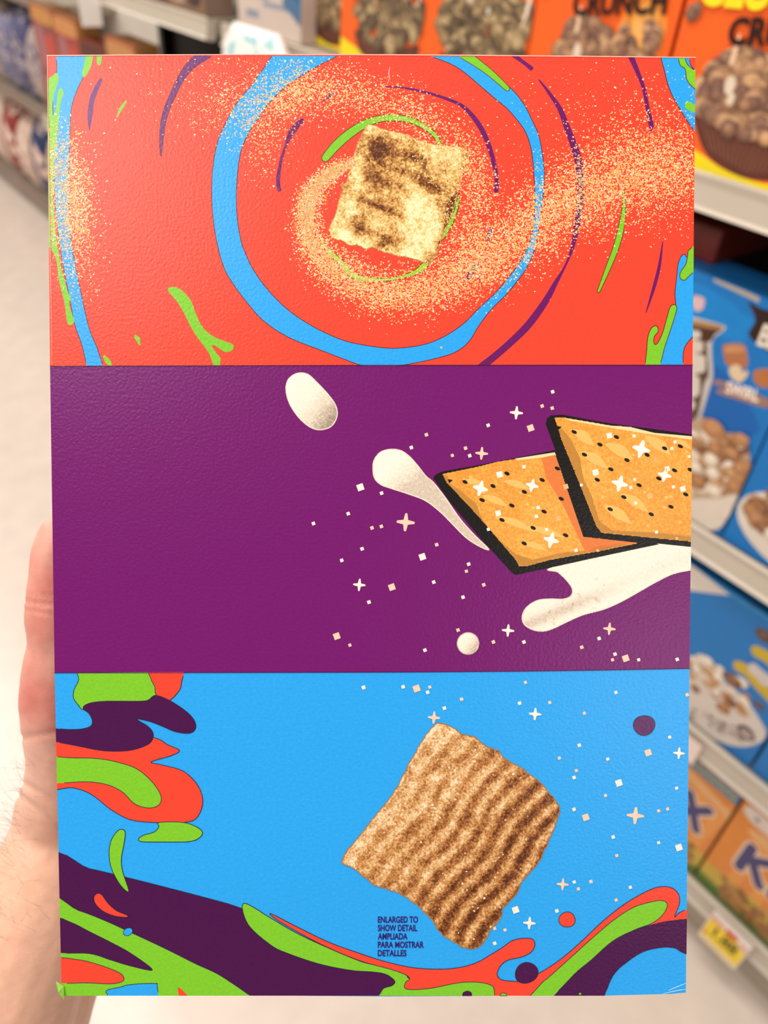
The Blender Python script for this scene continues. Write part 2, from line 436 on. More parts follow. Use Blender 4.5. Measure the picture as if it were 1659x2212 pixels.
pouch('snack_bag', (.874, 1.50, 1.045), .25, .24, .055, pouch_mat('white_film', 'f7f1ea', ['d8e6e8', '9fd0d6'], 26, .25),
      'bright white snack bag with pale blue marks just above the held box', 'bag')
# plastic flag clipped on the far rail
fg = empty('shelf_flag', (.897, 2.33, 1.262)); tag(fg, 'glossy white plastic flag sticking out from the top rail, upper left', 'shelf sign')
bm = bmesh.new(); box_bm(bm, -.055, 0, -.002, .002, -.085, 0); link('sign_card', to_me(bm, 'c', .0008), mat('white_acrylic', 'f6f0ea', rough=.1), fg)
bx('clip', -.004, .006, -.006, .006, -.02, .006, mat('clear_clip', 'cfc8c0', rough=.15), fg, .001)
# ---- shelf B : blue boxes
BL = [('a8764e', 'c08c60'), ('9a6a44', 'b98459'), ('d8c8b4', 'eee2d2'), ('b88a60', 'd0a47a'), ('e0d2c0', 'f2e8da'), ('7d5236', '9a6c4a')]
BP = [('a8764e', 'c08c60'), ('9a6a44', 'b98459'), ('b88a60', 'd0a47a'), ('d8c8b4', 'eee2d2'), ('7d5236', '9a6c4a'), ('a07048', 'b98a62')]
def blue_box_b(yl, label, seed, full=True, group='blue swirl cereal boxes on the second shelf'):
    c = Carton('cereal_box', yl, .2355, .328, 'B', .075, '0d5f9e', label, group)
    rnd = random.Random(seed); q = Carton.__new__(Carton); q.yl, q.z0, q.w, q.h, q.ink = .5725, c.z0, c.w, c.h, c.ink   # art measured on the visible box
    c.bg('0a72bd')
    q.P([(1440, 600), (1500, 610), (1560, 640), (1610, 680), (1640, 700), (1600, 740), (1540, 720), (1440, 700)], '0c80cc')
    q.P([(1540, 790), (1600, 850), (1640, 930), (1560, 950), (1480, 880)], '0a5fae')
    # narrow tan lettering along the top edge
    for i in range(12):
        a = np.array([1543, 598])+np.array([98, 46])*i/12
        q.P([tuple(a+d) for d in ((0, 0), (7, 2), (7, 13), (0, 10))], 'b3a58e')
    q.ink_c = None
    uv = q.px([(1508, 655)])[0]; c.blob(uv[0], uv[1], .0105, 'd9b3b4', rnd, .95)
    q.P([(1617, 653), (1640, 664), (1700, 690), (1720, 760), (1680, 770), (1640, 745), (1617, 722), (1632, 690)], '2c140e')
    u0 = q.px([(1634, 742)])[0]
    c.txt('BA', u0[0], u0[1], .034, .027, 'e9ddcb', .03, 0)
    # toasted piece and knots
    q.P([(1562, 748), (1575, 742), (1606, 744), (1613, 760), (1616, 785), (1605, 797), (1572, 790), (1564, 770)], 'b06f48')
    q.P([(1566, 750), (1578, 746), (1603, 748), (1608, 758), (1570, 762)], 'c68a5e')
    q.P([(1576, 795), (1590, 787), (1600, 792), (1604, 803), (1615, 800), (1614, 812), (1600, 826), (1588, 822), (1577, 810)], 'dcc29e')
    q.P([(1628, 805), (1640, 797), (1668, 800), (1670, 830), (1650, 838), (1630, 825)], 'b4703e')
    q.P([(1544, 821), (1570, 826), (1660, 862), (1662, 876), (1650, 880), (1590, 862), (1548, 848), (1556, 840), (1570, 838), (1545, 831)], '9c7464')
    a, b = q.px([(1567, 847), (1638, 868)]); c.txt('SWIRL', a[0], a[1], math.hypot(b[0]-a[0], b[1]-a[1]), .0155, 'f2e6d8', .03, math.atan2(b[1]-a[1], b[0]-a[0]))
    # graham slab and marshmallow column
    q.P([(1470, 676), (1500, 685), (1560, 702), (1566, 712), (1540, 734), (1538, 770), (1540, 812), (1530, 850), (1512, 905), (1490, 930), (1440, 930), (1440, 680)], 'c4bdb6')
    q.P([(1450, 688), (1500, 694), (1558, 708), (1545, 722), (1525, 740), (1450, 730)], '4a2a1a')
    q.P([(1450, 686), (1500, 692), (1558, 704), (1555, 712), (1500, 704), (1450, 698)], 'a87a4e')
    q.P([(1480, 735), (1522, 735), (1529, 775), (1531, 812), (1522, 828), (1514, 870), (1502, 905), (1460, 910)], '5c4236')
    for (y0, y1, xr) in ((712, 733, 1514), (734, 762, 1519), (764, 806, 1524), (808, 858, 1512), (862, 886, 1502)):
        q.P([(1455, y0), (xr-8, y0+2), (xr, (y0+y1)/2), (xr-8, y1-1), (1455, y1)], 'd4c8ba')
    # bowl with pieces, across the whole foot of the box
    c.U([np.array([.112+.110*math.cos(a), .062+.058*math.sin(a)]) for a in np.arange(0, 6.28, .2)], 'dccfc2')
    pile(c, .112, .074, .098, .040, 130, BP, rnd, .013)
    q.P([(1440, 1040), (1600, 1060), (1596, 1090), (1575, 1115), (1540, 1145), (1440, 1120)], 'd9cbbd')
    q.P([(1440, 920), (1490, 915), (1520, 900), (1560, 930), (1600, 940), (1622, 985), (1612, 1040), (1590, 1065), (1540, 1075), (1440, 1060)], 'b89a7c')
    for i in range(95):
        X, Y = 1450+165*rnd.random(), 925+135*rnd.random()
        if (X-1530)**2/90**2+(Y-1000)**2/72**2 > 1: continue
        uv = q.px([(X, Y)])[0]; k = BP[rnd.randrange(6)]; r = .012*(.6+.6*rnd.random())
        c.blob(uv[0], uv[1], r, k[0], rnd); c.blob(uv[0]-.001, uv[1]+.002, r*.55, k[1], rnd)
    for X, Y, r in ((1543, 925, .017), (1603, 950, .012)):
        uv = q.px([(X, Y)])[0]; c.blob(uv[0], uv[1], r, 'b07a50', rnd); c.blob(uv[0]-.001, uv[1]+.004, r*.6, 'c08c60', rnd)
    return c.done()
b1 = blue_box_b(.5725, 'blue cereal box with SWIRL lettering beside the held box, second shelf', 21)
b2 = copy_tree(b1); b2.location.y = .335; b2['label'] = 'blue cereal box with a brown bowl art cut by the right edge, second shelf'
for k in range(4):
    b3 = copy_tree(b1); b3.location.y = .5725+.2375*(k+1); b3['label'] = 'blue cereal box on the second shelf hidden behind the held box'; b3['group'] = 'hidden blue boxes of the second shelf'
# stacked boxes lying behind in the dark recess, seen under the top rail
for k, (dz, col, lb) in enumerate(((.328, 'a03018', 'dark red packet lying on the blue boxes in the shadow under the top rail'),)):
    bb = bx('red_packet', .955, 1.10, .50, .66, DECK['B']+dz+.0005, DECK['B']+dz+.045, mat('dark_red_carton', '6a1c10', nscale=40, namt=.15), None, .003)
    tag(bb, lb, 'packet')
# ---- shelf C : blue boxes
def blue_box_c(yl, label, seed, group='blue puff cereal boxes on the third shelf'):
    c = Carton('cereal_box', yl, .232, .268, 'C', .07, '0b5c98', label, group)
    rnd = random.Random(seed); q = Carton.__new__(Carton); q.yl, q.z0, q.w, q.h, q.ink = .388, c.z0, c.w, c.h, c.ink
    c.bg('2076bd'); c.rect(0, c.w, c.h-.006, c.h, '2f8cc8')
    q.P([(1440, 1180), (1494, 1220), (1535, 1252), (1577, 1286), (1540, 1282), (1494, 1276), (1440, 1270)], 'ded2c8', False)
    for X, Y, rx in ((1631, 1303, .012), (1650, 1372, .014), (1563, 1454, .010), (1640, 1524, .009)):
        uv = q.px([(X, Y)])[0]; c.blob(uv[0], uv[1], rx, '5e463a', rnd, .7); c.blob(uv[0], uv[1]+.001, rx*.5, '7a5c4c', rnd, .7)
    # yellow lettering strokes
    for pts, w_ in ((((1597, 1440), (1615, 1450), (1640, 1480), (1660, 1500), (1690, 1530)), 22), (((1636, 1408), (1655, 1418), (1690, 1445)), 20)):
        u = q.px(pts)
        P = Ink(lambda a, b, L: (a, b, L)); P.ribbon(u, [.020]*len(u), 'ffffff'); 
        c.U([np.array(v[:2]) for v in P.V], 'c9ab2e')
    for X, Y in ((1634, 1450), (1652, 1466)):
        uv = q.px([(X, Y)])[0]; c.blob(uv[0], uv[1], .014, 'cfc3c0', rnd)
    # bowl
    q.P([(1430, 1480), (1500, 1450), (1560, 1470), (1610, 1510), (1645, 1560), (1655, 1585), (1640, 1605), (1600, 1613), (1550, 1600), (1500, 1570), (1430, 1520)], 'd6cac0')
    for i in range(70):
        X, Y = 1450+165*rnd.random(), 1420+130*rnd.random()
        if (X-1530)*.62+1470-Y > 45 or Y-(X-1530)*.62-1470 > 40 or X > 1618: continue
        uv = q.px([(X, Y)])[0]; k = BL[rnd.randrange(6)]; r = .011*(.6+.6*rnd.random())
        c.blob(uv[0], uv[1], r, k[0], rnd); c.blob(uv[0]-.001, uv[1]+.002, r*.55, k[1], rnd)
    for i in range(26):
        t = rnd.random(); X, Y = 1490+130*t+10*rnd.random(), 1528+60*t+18*rnd.random()
        uv = q.px([(X, Y)])[0]; c.blob(uv[0], uv[1], .009, ['c9bbb2', 'b5a49e', 'd8ccc4'][i % 3], rnd); c.blob(uv[0], uv[1], .004, '5c4844', rnd)
    uv = q.px([(1612, 1582)])[0]; c.blob(uv[0], uv[1], .016, '5a4642', rnd, .7); c.blob(uv[0]+.001, uv[1]-.002, .010, 'b5a69e', rnd, .7)
    return c.done()
c1_ = blue_box_c(.388, 'blue cereal box with a white bowl of puffs and yellow lettering, third shelf', 31)
c2_ = copy_tree(c1_); c2_.location.y = .152; c2_['label'] = 'plain blue corner of a cereal box cut off by the right edge, third shelf'
for k in range(5):
    b3 = copy_tree(c1_); b3.location.y = .388+.235*(k+1); b3['label'] = 'blue cereal box on the third shelf hidden behind the held box'; b3['group'] = 'hidden blue boxes of the third shelf'
# ---- shelf D : orange-yellow boxes with K
def kix_box(yl, label, seed, group='tan orange boxes on the bottom shelf'):
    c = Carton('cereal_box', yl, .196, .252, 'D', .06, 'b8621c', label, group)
    rnd = random.Random(seed); q = Carton.__new__(Carton); q.yl, q.z0, q.w, q.h, q.ink = .137, c.z0, c.w, c.h, c.ink
    q2 = Carton.__new__(Carton); q2.yl, q2.z0, q2.w, q2.h, q2.ink = .337, c.z0, c.w, c.h, c.ink
    c.bg('e08a3c')
    for i in range(9):
        c.U(catmull([(.02+.02*i, .06), (.04+.02*i, .20), (.06+.02*i, .20), (.045+.02*i, .06)], True, 3), 'e69a50' if i % 2 else 'de8a44')
    c.U(catmull([(.03, .205), (.10, .22), (.20, .20), (.21, .185), (.12, .195), (.05, .188)], True, 5), 'e8b078')
    c.rect(.10, .196, .226, .25, '5d86a4')
    for i in range(9): c.blob(.11+.0095*i, .238+.003*(i % 2), .0042, 'c8b850', rnd)
    c.U(catmull([(.010, .245), (.03, .249), (.075, .246), (.085, .235), (.075, .222), (.03, .219), (.008, .228)], True, 5), 'e6d8cc')
    c.blob(.030, .234, .0055, '7a7c98', rnd, .7)
    # logo
    def stroke(p, w_, col):
        P = Ink(lambda a, b, L: (a, b, L)); P.ribbon(p, [w_]*len(p), 'ffffff'); c.U([np.array(v[:2]) for v in P.V], col)
    K = [[(.046, .172), (.046, .110)], [(.050, .140), (.080, .172)], [(.056, .146), (.084, .108)]]
    I = [[(.106, .150), (.106, .110)], [(.106, .168), (.1065, .170)]]
    X = [[(.128, .172), (.164, .106)], [(.166, .170), (.124, .110)]]
    for col, ex in (('e9cdb6', .008), ('4a4672', 0)):
        for g in K+I+X: stroke(g, .017+ex, col)
    c.U([np.array(p) for p in ((0, 0), (.196, 0), (.196, .045), (0, .050))], '5f7c34')
    c.U(catmull([(-.02, .055), (.05, .066), (.12, .072), (.22, .060), (.22, .03), (-.02, .03)], True, 5), 'c8a848')
    for g in range(70):
        a, b = .03+.15*rnd.random(), .012+.052*rnd.random()
        c.blob(a, b, .007, ['9c6c40', 'b8864e', '8a5c38', 'a87848'][g % 4], rnd, 1)
    c.U([np.array(p) for p in ((0, 0), (.196, 0), (.196, .010), (0, .012))], '4f6e30')
    return c.done()
d1 = kix_box(.137, 'tan orange cereal box with a dark blue K at the lower right corner, bottom shelf', 41)
d2 = copy_tree(d1); d2.location.y = .337; d2['label'] = 'tan orange cereal box showing only the end of its blue lettering, bottom shelf'
for k in range(6):
    b3 = copy_tree(d1); b3.location.y = .537+.20*k; b3['label'] = 'tan orange cereal box on the bottom shelf hidden behind the held box'; b3['group'] = 'hidden tan boxes of the bottom shelf'
for k in range(5):
    for src_, w_, nm_ in ((c1_, .235, 'blue cereal box on the third shelf'), (d1, .20, 'tan orange cereal box on the bottom shelf')):
        b3 = copy_tree(src_); b3.location.y = 2.03+w_*k; b3['label'] = nm_+' of the middle section, hidden from view'; b3['group'] = 'hidden boxes low in the middle section'+(', blue' if src_ is c1_ else ', tan')
# hanging price tag
pt = empty('price_tag', (.893, .080, .086), -math.pi/2); pt.scale = (.95, 1, .86); tag(pt, 'yellow and white price tag with red block hanging from the bottom rail', 'price tag')
bx('tag_card', 0, .078, .0002, .0012, 0, .112, mat('white_paper', 'ece2da', rough=.5, nscale=30, namt=.03), pt)
ik = Ink(lambda u, v, L: (u, -L, v), 8e-6)
def tr(u0, u1, v0, v1, col): ik.raw([(u0, v0), (u1, v0), (u1, v1), (u0, v1)], [(0, 1, 2, 3)], lin(col))
tr(.001, .077, .001, .111, 'f2e6dc'); tr(.002, .076, .018, .082, 'fbd935'); tr(.002, .028, .080, .094, 'ecaaa2'); tr(.032, .054, .078, .094, 'd81a22')
tr(.060, .076, .072, .090, 'e8bcb4'); tr(.003, .012, .024, .034, 'e08a3a'); tr(.030, .04, .010, .018, '9ab0b4'); tr(.002, .076, .001, .017, 'efdcae')
V, F = text_tris('1.88', .03); s_ = .046/V[:, 0].max(); ik.raw([(.018+a*s_, .038+b*.034/.72) for a, b in V], F, lin('54480f'))
ik.build('printed_face', M_shelfprint, pt)
pt2 = empty('price_tag', (.897, .262, .430), -math.pi/2); tag(pt2, 'small pinkish white tag on the third rail, peeking out beside the held box', 'price tag')
bx('tag_card', 0, .040, .0002, .0012, 0, .050, mat('pinkish_paper', 'f4dcd4', rough=.5, nscale=30, namt=.03), pt2)
rp = bx('red_packet', .955, 1.06, 1.26, 1.33, DECK['A']+.0005, DECK['A']+.001+.09, mat('red_packet_film', 'b02020', nscale=40, namt=.2), None, .01); rp.location = (0, 0, 0)
bpy.data.objects.remove(rp)
# ---- far products (blurred, upper left)
def plain_box(yl, w, h, deck, base, bits, side, label, seed, name='cereal_box', group=None, cat='cereal box', depth=.07):
    c = Carton(name, yl, w, h, deck, depth, side, label, group, cat); rnd = random.Random(seed); c.bg(base)
    for (u0, u1, v0, v1, col) in bits: c.U(catmull([(u0*w, v0*h), (u0*w, v1*h), (u1*w, v1*h), (u1*w, v0*h)], True, 4), col)
    return c.done()
G2 = 'packages on the middle shelving section'
for i in range(6):        # top shelf, section 2: brown and plum cartons
    plain_box(2.98-.2*i, .19, .24, 'A', ['6e4a44', '8a6a5c', '5a4656', '9a7a64', '7a5248', '84664e'][i],
              [(.1, .5, .08, .35, 'b09484'), (.55, .9, .1, .5, '4a3230'), (.2, .8, .55, .9, 'c0a896')], '8c7466',
              ['plum brown carton at the far end of the middle section, top shelf', 'beige brown carton second from the far end, middle section top shelf', 'dark violet brown carton third from the far end, top shelf',
               'tan carton above the white plastic flag, top shelf', 'dark brown carton just right of the flag, top shelf', 'light brown carton next to the dark gap, top shelf'][i], 100+i, 'snack_carton', G2, 'carton')
RB = ['red box with orange top at the far end of the middle section, second shelf', 'orange topped red box second from the far end, second shelf',
      'dark red box third from the far end, second shelf', 'red box with pale patches below the flag, second shelf', 'dark brown box with a green corner, second shelf', 'dark maroon box beside the dark gap, second shelf']
for i in range(6):
    plain_box(2.99-.2*i, .19, [.335, .33, .29, .325, .28, .27][i], 'B', ['8e4a48', 'a24038', '7c2e2a', 'b04a3c', '3a2a1e', '4c1e1c'][i],
              [(.05, .95, .86, .97, ['c88a48', 'cc8a50', '5a2a22', 'c48a50', '2c5a20', '3a1614'][i]), (.15, .45, .5, .8, 'a86a6c'), (.55, .9, .45, .75, 'c8483c'), (.3, .6, .2, .4, 'c8a090')],
              ['c08440', 'c08440', '7a3020', 'b87c44', '2e2218', '3a1614'][i], RB[i], 120+i, 'cereal_box', G2)
G3 = 'bags on the far shelving'
cols3 = {'E': ['c89c8c', 'b49c90', '4c4a72', '6c6a8c', 'c0a890', '6a4a78', 'b08c6c', '8a6a5a'],
         'F': ['d0a898', 'dcb8a4', '24305c', 'cdb09e', '8c2a24', 'd8c4b4', 'c08848', '3a2c28']}
words = {'E': 'upper', 'F': 'lower'}
cn = {'c89c8c': 'rose beige', '4c4a72': 'slate blue', '6c6a8c': 'grey violet', 'b49c90': 'greyish beige', 'c0a890': 'light tan', '8a6a5a': 'dull brown', '6a4a78': 'purple', 'd0a898': 'dusty pink', 'dcb8a4': 'pale peach', 'cdb09e': 'sand pink', '8c2a24': 'dark red', 'b08c6c': 'caramel', 'd8c4b4': 'cream', '24305c': 'navy blue', 'c08848': 'ochre', '3a2c28': 'blackish'}
accents = {'E': ['8a88a0', 'c8b4a8', '50506c'], 'F': ['e6ccbc', 'c08070', 'f0dccc']}
for dk in 'EF':
    for i in range(8):
        col = cols3[dk][i]; hh = {'E': .34, 'F': .36}[dk]+.02*((i*7) % 3)
        mt = pouch_mat('film_'+cn[col].replace(' ', '_'), col, accents[dk], 16, .5)
        pouch('snack_bag', (.99+FDX, 3.86+.235*i, FAR[dk]), .235, hh, .20, mt, cn[col]+' snack bag, blurred, on the '+words[dk]+' shelf at the far left', 'bag', G3)
# ================================================================== the held cereal box
fl_w = .213
Q = np.array([[100, 119], [1504, 122], [1483, 2148], [132, 2148]], float)
BW, BH, BDp = .213, .3142, .066
def hom(src, dst):
    A = []
    for (x, y), (u, v) in zip(src, dst):
        A.append([x, y, 1, 0, 0, 0, -u*x, -u*y, -u]); A.append([0, 0, 0, x, y, 1, -v*x, -v*y, -v])
    return np.linalg.svd(np.array(A))[2][-1].reshape(3, 3)
e1 = nrm([0.99999615, 0.00146601, 0.00235605]); e2 = nrm([0.00222912, 0.99949245, 0.03177849]); e2 = nrm(e2-e1*(e1@e2)); e3 = np.cross(e1, e2)
TL = np.array([-0.11057256, -0.14980798, 0.25392984])
oW = CAM+MC@(TL+e2*BH); X_, Z_, Y_ = MC@e1, -(MC@e2), MC@e3         # origin: bottom left of the front; x right, z up, y into the box
boxroot = bpy.data.objects.new('held_cereal_box', None); COL.objects.link(boxroot); boxroot.empty_display_size = .02
mm = Matrix.Identity(4)
for i in range(3): mm[i][0] = X_[i]; mm[i][1] = Y_[i]; mm[i][2] = Z_[i]; mm[i][3] = oW[i]
boxroot.matrix_world = mm
tag(boxroot, 'large cereal box held up by a hand, back panel with red, purple and blue bands', 'cereal box')
Nv = e3
def fp(px, py, L=0.0):                     # point of the artwork on the front face, box-local metres
    r = np.array([px-W/2, py-H/2, FPX]); t = (TL@Nv)/(r@Nv); p = r*t-TL
    return (p@e1, -L, BH-p@e2)
RED, BLU, PUR, DPU, GRN, BLK = 'fc4530', '2aa4f2', '72116a', '480c48', '7cc62a', '161212'
LN = '5a1c20'
k = Ink(fp, 1.0e-6)
XL = lambda y: 101.5+(y-119)*31.5/2028
XR = lambda y: 1502.5-(y-123)*20.5/2024
def outline(y0, y1, n=14):
    pts = []
    ys = np.linspace(y0, y1, n)
    return [(XR(y), y) for y in ys], [(XL(y), y) for y in ys[::-1]]
top_e = [(101.5, 120), (400, 118), (830, 118), (1200, 121), (1502, 124)]
m1 = [(108, 791), (830, 789), (1496, 788.5)]; m2 = [(118, 1453.5), (830, 1452), (1200, 1449), (1489.5, 1444)]
bot = [(133, 2128), (136, 2143), (145, 2145), (260, 2145), (400, 2149), (640, 2151), (830, 2152.5), (1100, 2151), (1300, 2151), (1450, 2147), (1481.5, 2144)]
def panel(upper, lower, col):
    P = [np.array(p, float) for p in upper+lower[::-1]]
    k.raw(P, [tuple(range(len(P)))], lin(col), lift=False)
panel(top_e, m1, RED); panel(m1, m2, PUR); panel(m2, bot, BLU)
cA = lambda L: [(80+a/2.212, 100+b/2.212) for a, b in L]
cB = lambda L: [(780+a/2.212, 100+b/2.212) for a, b in L]
cC = lambda L: [(80+a/2.212, 780+b/2.212) for a, b in L]
cD = lambda L: [(780+a/2.212, 780+b/2.212) for a, b in L]
cE = lambda L: [(80+a/2.212, 1440+b/2.212) for a, b in L]
cF = lambda L: [(780+a/2.212, 1440+b/2.212) for a, b in L]
cG = lambda L: [(680+a/4.366, 240+b/4.366) for a, b in L]
w2 = lambda L: [a/2.212 for a in L]
w4 = lambda L: [a/4.366 for a in L]
# ---------------- red band
k.clip = [(101.5, 119.5), (1502.5, 123), (1496, 788.6), (108, 791)]
k.poly(cA([(100, 42), (95, 100), (88, 160), (76, 250), (78, 400), (80, 600), (90, 800), (110, 950), (130, 1080), (155, 1200), (180, 1330), (215, 1430), (255, 1527), (322, 1527), (290, 1450), (250, 1350), (215, 1200), (180, 1030), (160, 900), (150, 700), (155, 500), (160, 350), (170, 270), (200, 190), (225, 130), (240, 42)]), BLU, line=LN)
k.poly(cA([(75, 140), (95, 128), (103, 150), (95, 190), (82, 230), (73, 290), (78, 332), (92, 290), (97, 240), (103, 210), (116, 200), (126, 225), (115, 260), (105, 330), (98, 420), (88, 500), (80, 600), (74, 700), (85, 850), (100, 980), (120, 1080), (150, 1180), (165, 1212), (152, 1222), (160, 1260), (178, 1310), (165, 1330), (145, 1320), (130, 1220), (105, 1120), (85, 1000), (62, 900), (45, 750), (42, 500), (48, 300), (58, 200)]), GRN)
k.poly(cA([(240, 42), (268, 42), (262, 80), (240, 130), (225, 148), (215, 130), (225, 90)]), GRN)
k.poly(cA([(290, 42), (315, 42), (305, 80), (292, 88), (285, 65)]), GRN)
k.ribbon(cA([(304, 160), (280, 210), (262, 260), (252, 340), (250, 400)]), w2([16, 24, 26, 22, 6]), '6a1e6e')
k.ribbon(cA([(424, 265), (400, 300), (386, 330)]), w2([9, 14, 5]), GRN)
k.ribbon(cA([(812, 30), (740, 85), (690, 150), (650, 230), (620, 300), (602, 370), (594, 450), (592, 520)]), w2([56, 42, 32, 28, 26, 24, 18, 6]), '6a1e6e', line=LN)
ring_out = cA([(1165, 28), (1080, 110), (1030, 180), (970, 250), (930, 310), (905, 360), (862, 460), (838, 600), (836, 750), (852, 900), (890, 1050), (940, 1140), (1000, 1220), (1080, 1310), (1200, 1390), (1350, 1450), (1480, 1500), (1560, 1525)]) \
    + cB([(150, 1527), (250, 1515), (400, 1480), (470, 1450), (520, 1405), (560, 1340), (620, 1260), (690, 1190), (740, 1130), (790, 1060), (830, 970), (850, 860), (865, 750), (876, 640), (870, 540), (850, 430), (820, 360), (780, 280), (730, 215), (690, 180), (620, 110), (560, 65), (520, 30)])
ring_in = cB([(300, 28), (430, 85), (500, 130), (570, 190), (640, 250), (700, 300), (760, 370), (790, 420), (810, 480), (822, 560), (830, 700), (825, 850), (800, 950), (760, 1030), (700, 1110), (640, 1180), (560, 1255), (490, 1325), (400, 1385), (300, 1425), (150, 1443), (0, 1425)]) \
    + cA([(1450, 1400), (1320, 1340), (1200, 1260), (1100, 1160), (1035, 1070), (1005, 1010), (975, 930), (955, 800), (955, 650), (975, 500), (1025, 390), (1060, 340), (1110, 270), (1180, 200), (1250, 150), (1330, 100), (1440, 28)])
sv = k.push; k.push = lambda p: [np.array(q, float) for q in p]
k.poly(ring_out+ring_in, BLU, line=LN)
k.push = sv
k.ribbon(cB([(490, 36), (560, 84), (620, 130), (670, 175), (698, 202)]), w2([48, 38, 32, 28, 24]), GRN, line=LN)
PS = '6b1562'
k.ribbon(cB([(110, 192), (200, 198), (300, 218), (400, 248), (490, 290), (560, 370), (605, 460), (635, 560), (648, 640), (645, 690)]), w2([5, 9, 12, 14, 18, 24, 24, 22, 20, 22]), PS)
k.ribbon(cB([(720, 36), (770, 72), (800, 95), (812, 105)]), w2([24, 18, 20, 22]), PS)
k.ribbon(cB([(850, 160), (900, 225), (950, 300), (985, 390), (1015, 470), (1040, 560), (1048, 680), (1045, 760), (1030, 860), (1010, 960), (975, 1050), (930, 1130), (880, 1220), (800, 1330), (720, 1410), (640, 1480), (570, 1535)]), w2([6, 16, 24, 30, 34, 36, 30, 30, 30, 18, 10, 22, 32, 36, 34, 34, 36]), PS)
k.ribbon(cB([(1284, 36), (1320, 120), (1350, 200), (1370, 300), (1385, 370), (1386, 398)]), w2([30, 22, 18, 20, 24, 16]), PS)
k.ribbon(cB([(1441, 935), (1425, 1050), (1400, 1150), (1362, 1270)]), w2([5, 15, 16, 5]), PS)
k.ribbon(cA([(1265, 355), (1220, 405), (1190, 470), (1165, 550), (1152, 640), (1158, 686)]), w2([22, 32, 14, 14, 20, 18]), PS)
for pts, ws in ((cA([(1370, 262), (1400, 235), (1435, 205)]), [3, 8, 3]), (cB([(608, 930), (615, 890), (626, 858)]), [6, 10, 3]), (cB([(508, 1108), (535, 1065), (565, 1020)]), [10, 12, 3])):
    k.ribbon(pts, ws, '7a2a66')
k.ribbon(cG([(100, 442), (190, 335), (300, 235), (420, 150), (520, 100), (640, 68), (760, 63), (880, 80), (980, 120), (1080, 180), (1145, 245), (1185, 318)]), w4([72, 84, 84, 78, 68, 62, 60, 55, 50, 45, 42, 24]), GRN, line=LN)
k.ribbon(cG([(1358, 780), (1350, 850), (1325, 950), (1280, 1060), (1220, 1170), (1185, 1225)]), w4([6, 25, 32, 38, 34, 12]), GRN, line=LN)
k.ribbon(cG([(50, 1175), (85, 1260), (150, 1340), (240, 1420), (300, 1500), (380, 1560), (520, 1590), (680, 1590), (820, 1565), (950, 1520), (1030, 1460), (1050, 1430)]), w4([8, 25, 45, 50, 55, 50, 40, 28, 30, 45, 60, 40]), 'a0c830', line=LN)
k.ribbon(cB([(1255, 700), (1255, 780), (1240, 880), (1215, 970), (1180, 1060), (1135, 1170)]), w2([8, 18, 28, 28, 24, 14]), GRN, line=LN)
k.poly(cB([(1432, 46), (1450, 120), (1480, 220), (1530, 310), (1575, 380), (1600, 470), (1603, 300), (1603, 140), (1580, 100), (1545, 46)]), BLU, line=LN)
k.poly(cB([(1515, 62), (1535, 54), (1562, 90), (1600, 150), (1603, 210), (1600, 290), (1582, 240), (1562, 170), (1548, 110), (1522, 85)]), GRN, line=LN)
k.poly(cB([(1550, 272), (1568, 265), (1597, 320), (1598, 350), (1580, 330), (1555, 300)]), GRN)
k.poly(cB([(1592, 985), (1592, 1240), (1575, 1340), (1545, 1440), (1528, 1521), (1412, 1521), (1450, 1420), (1490, 1320), (1503, 1240), (1500, 1180), (1508, 1100), (1515, 1040), (1530, 1003), (1548, 994), (1560, 1008), (1575, 990)]), BLU, line=LN)
k.poly(cB([(1592, 930), (1570, 970), (1560, 1000), (1552, 1040), (1526, 1080), (1525, 1108), (1545, 1118), (1565, 1100), (1578, 1040), (1592, 990)]), GRN, line=LN)
k.poly(cB([(1490, 1235), (1507, 1242), (1505, 1270), (1480, 1350), (1450, 1440), (1412, 1521), (1358, 1521), (1365, 1450), (1370, 1390), (1385, 1350), (1405, 1335), (1418, 1345), (1418, 1365), (1400, 1390), (1400, 1420), (1415, 1420), (1440, 1370), (1460, 1300), (1475, 1250)]), GRN, line=LN)
k.poly(cA([(625, 1165), (650, 1150), (690, 1165), (735, 1215), (760, 1280), (790, 1340), (840, 1385), (900, 1410), (935, 1425), (935, 1450), (905, 1462), (880, 1450), (850, 1430), (835, 1432), (860, 1470), (877, 1495), (862, 1513), (838, 1508), (818, 1460), (780, 1410), (740, 1350), (700, 1270), (665, 1215)]), GRN)
k.ribbon(cA([(470, 1385), (482, 1400), (490, 1425)]), w2([14, 20, 8]), GRN)
k.ribbon(cA([(322, 1482), (338, 1505), (352, 1524)]), w2([12, 24, 14]), GRN)
# short pale crease line near the top
k.ribbon(cB([(138, 98), (132, 130), (136, 150), (125, 180)]), [1.2, 2, 1.5, 1], 'ffb9a8')
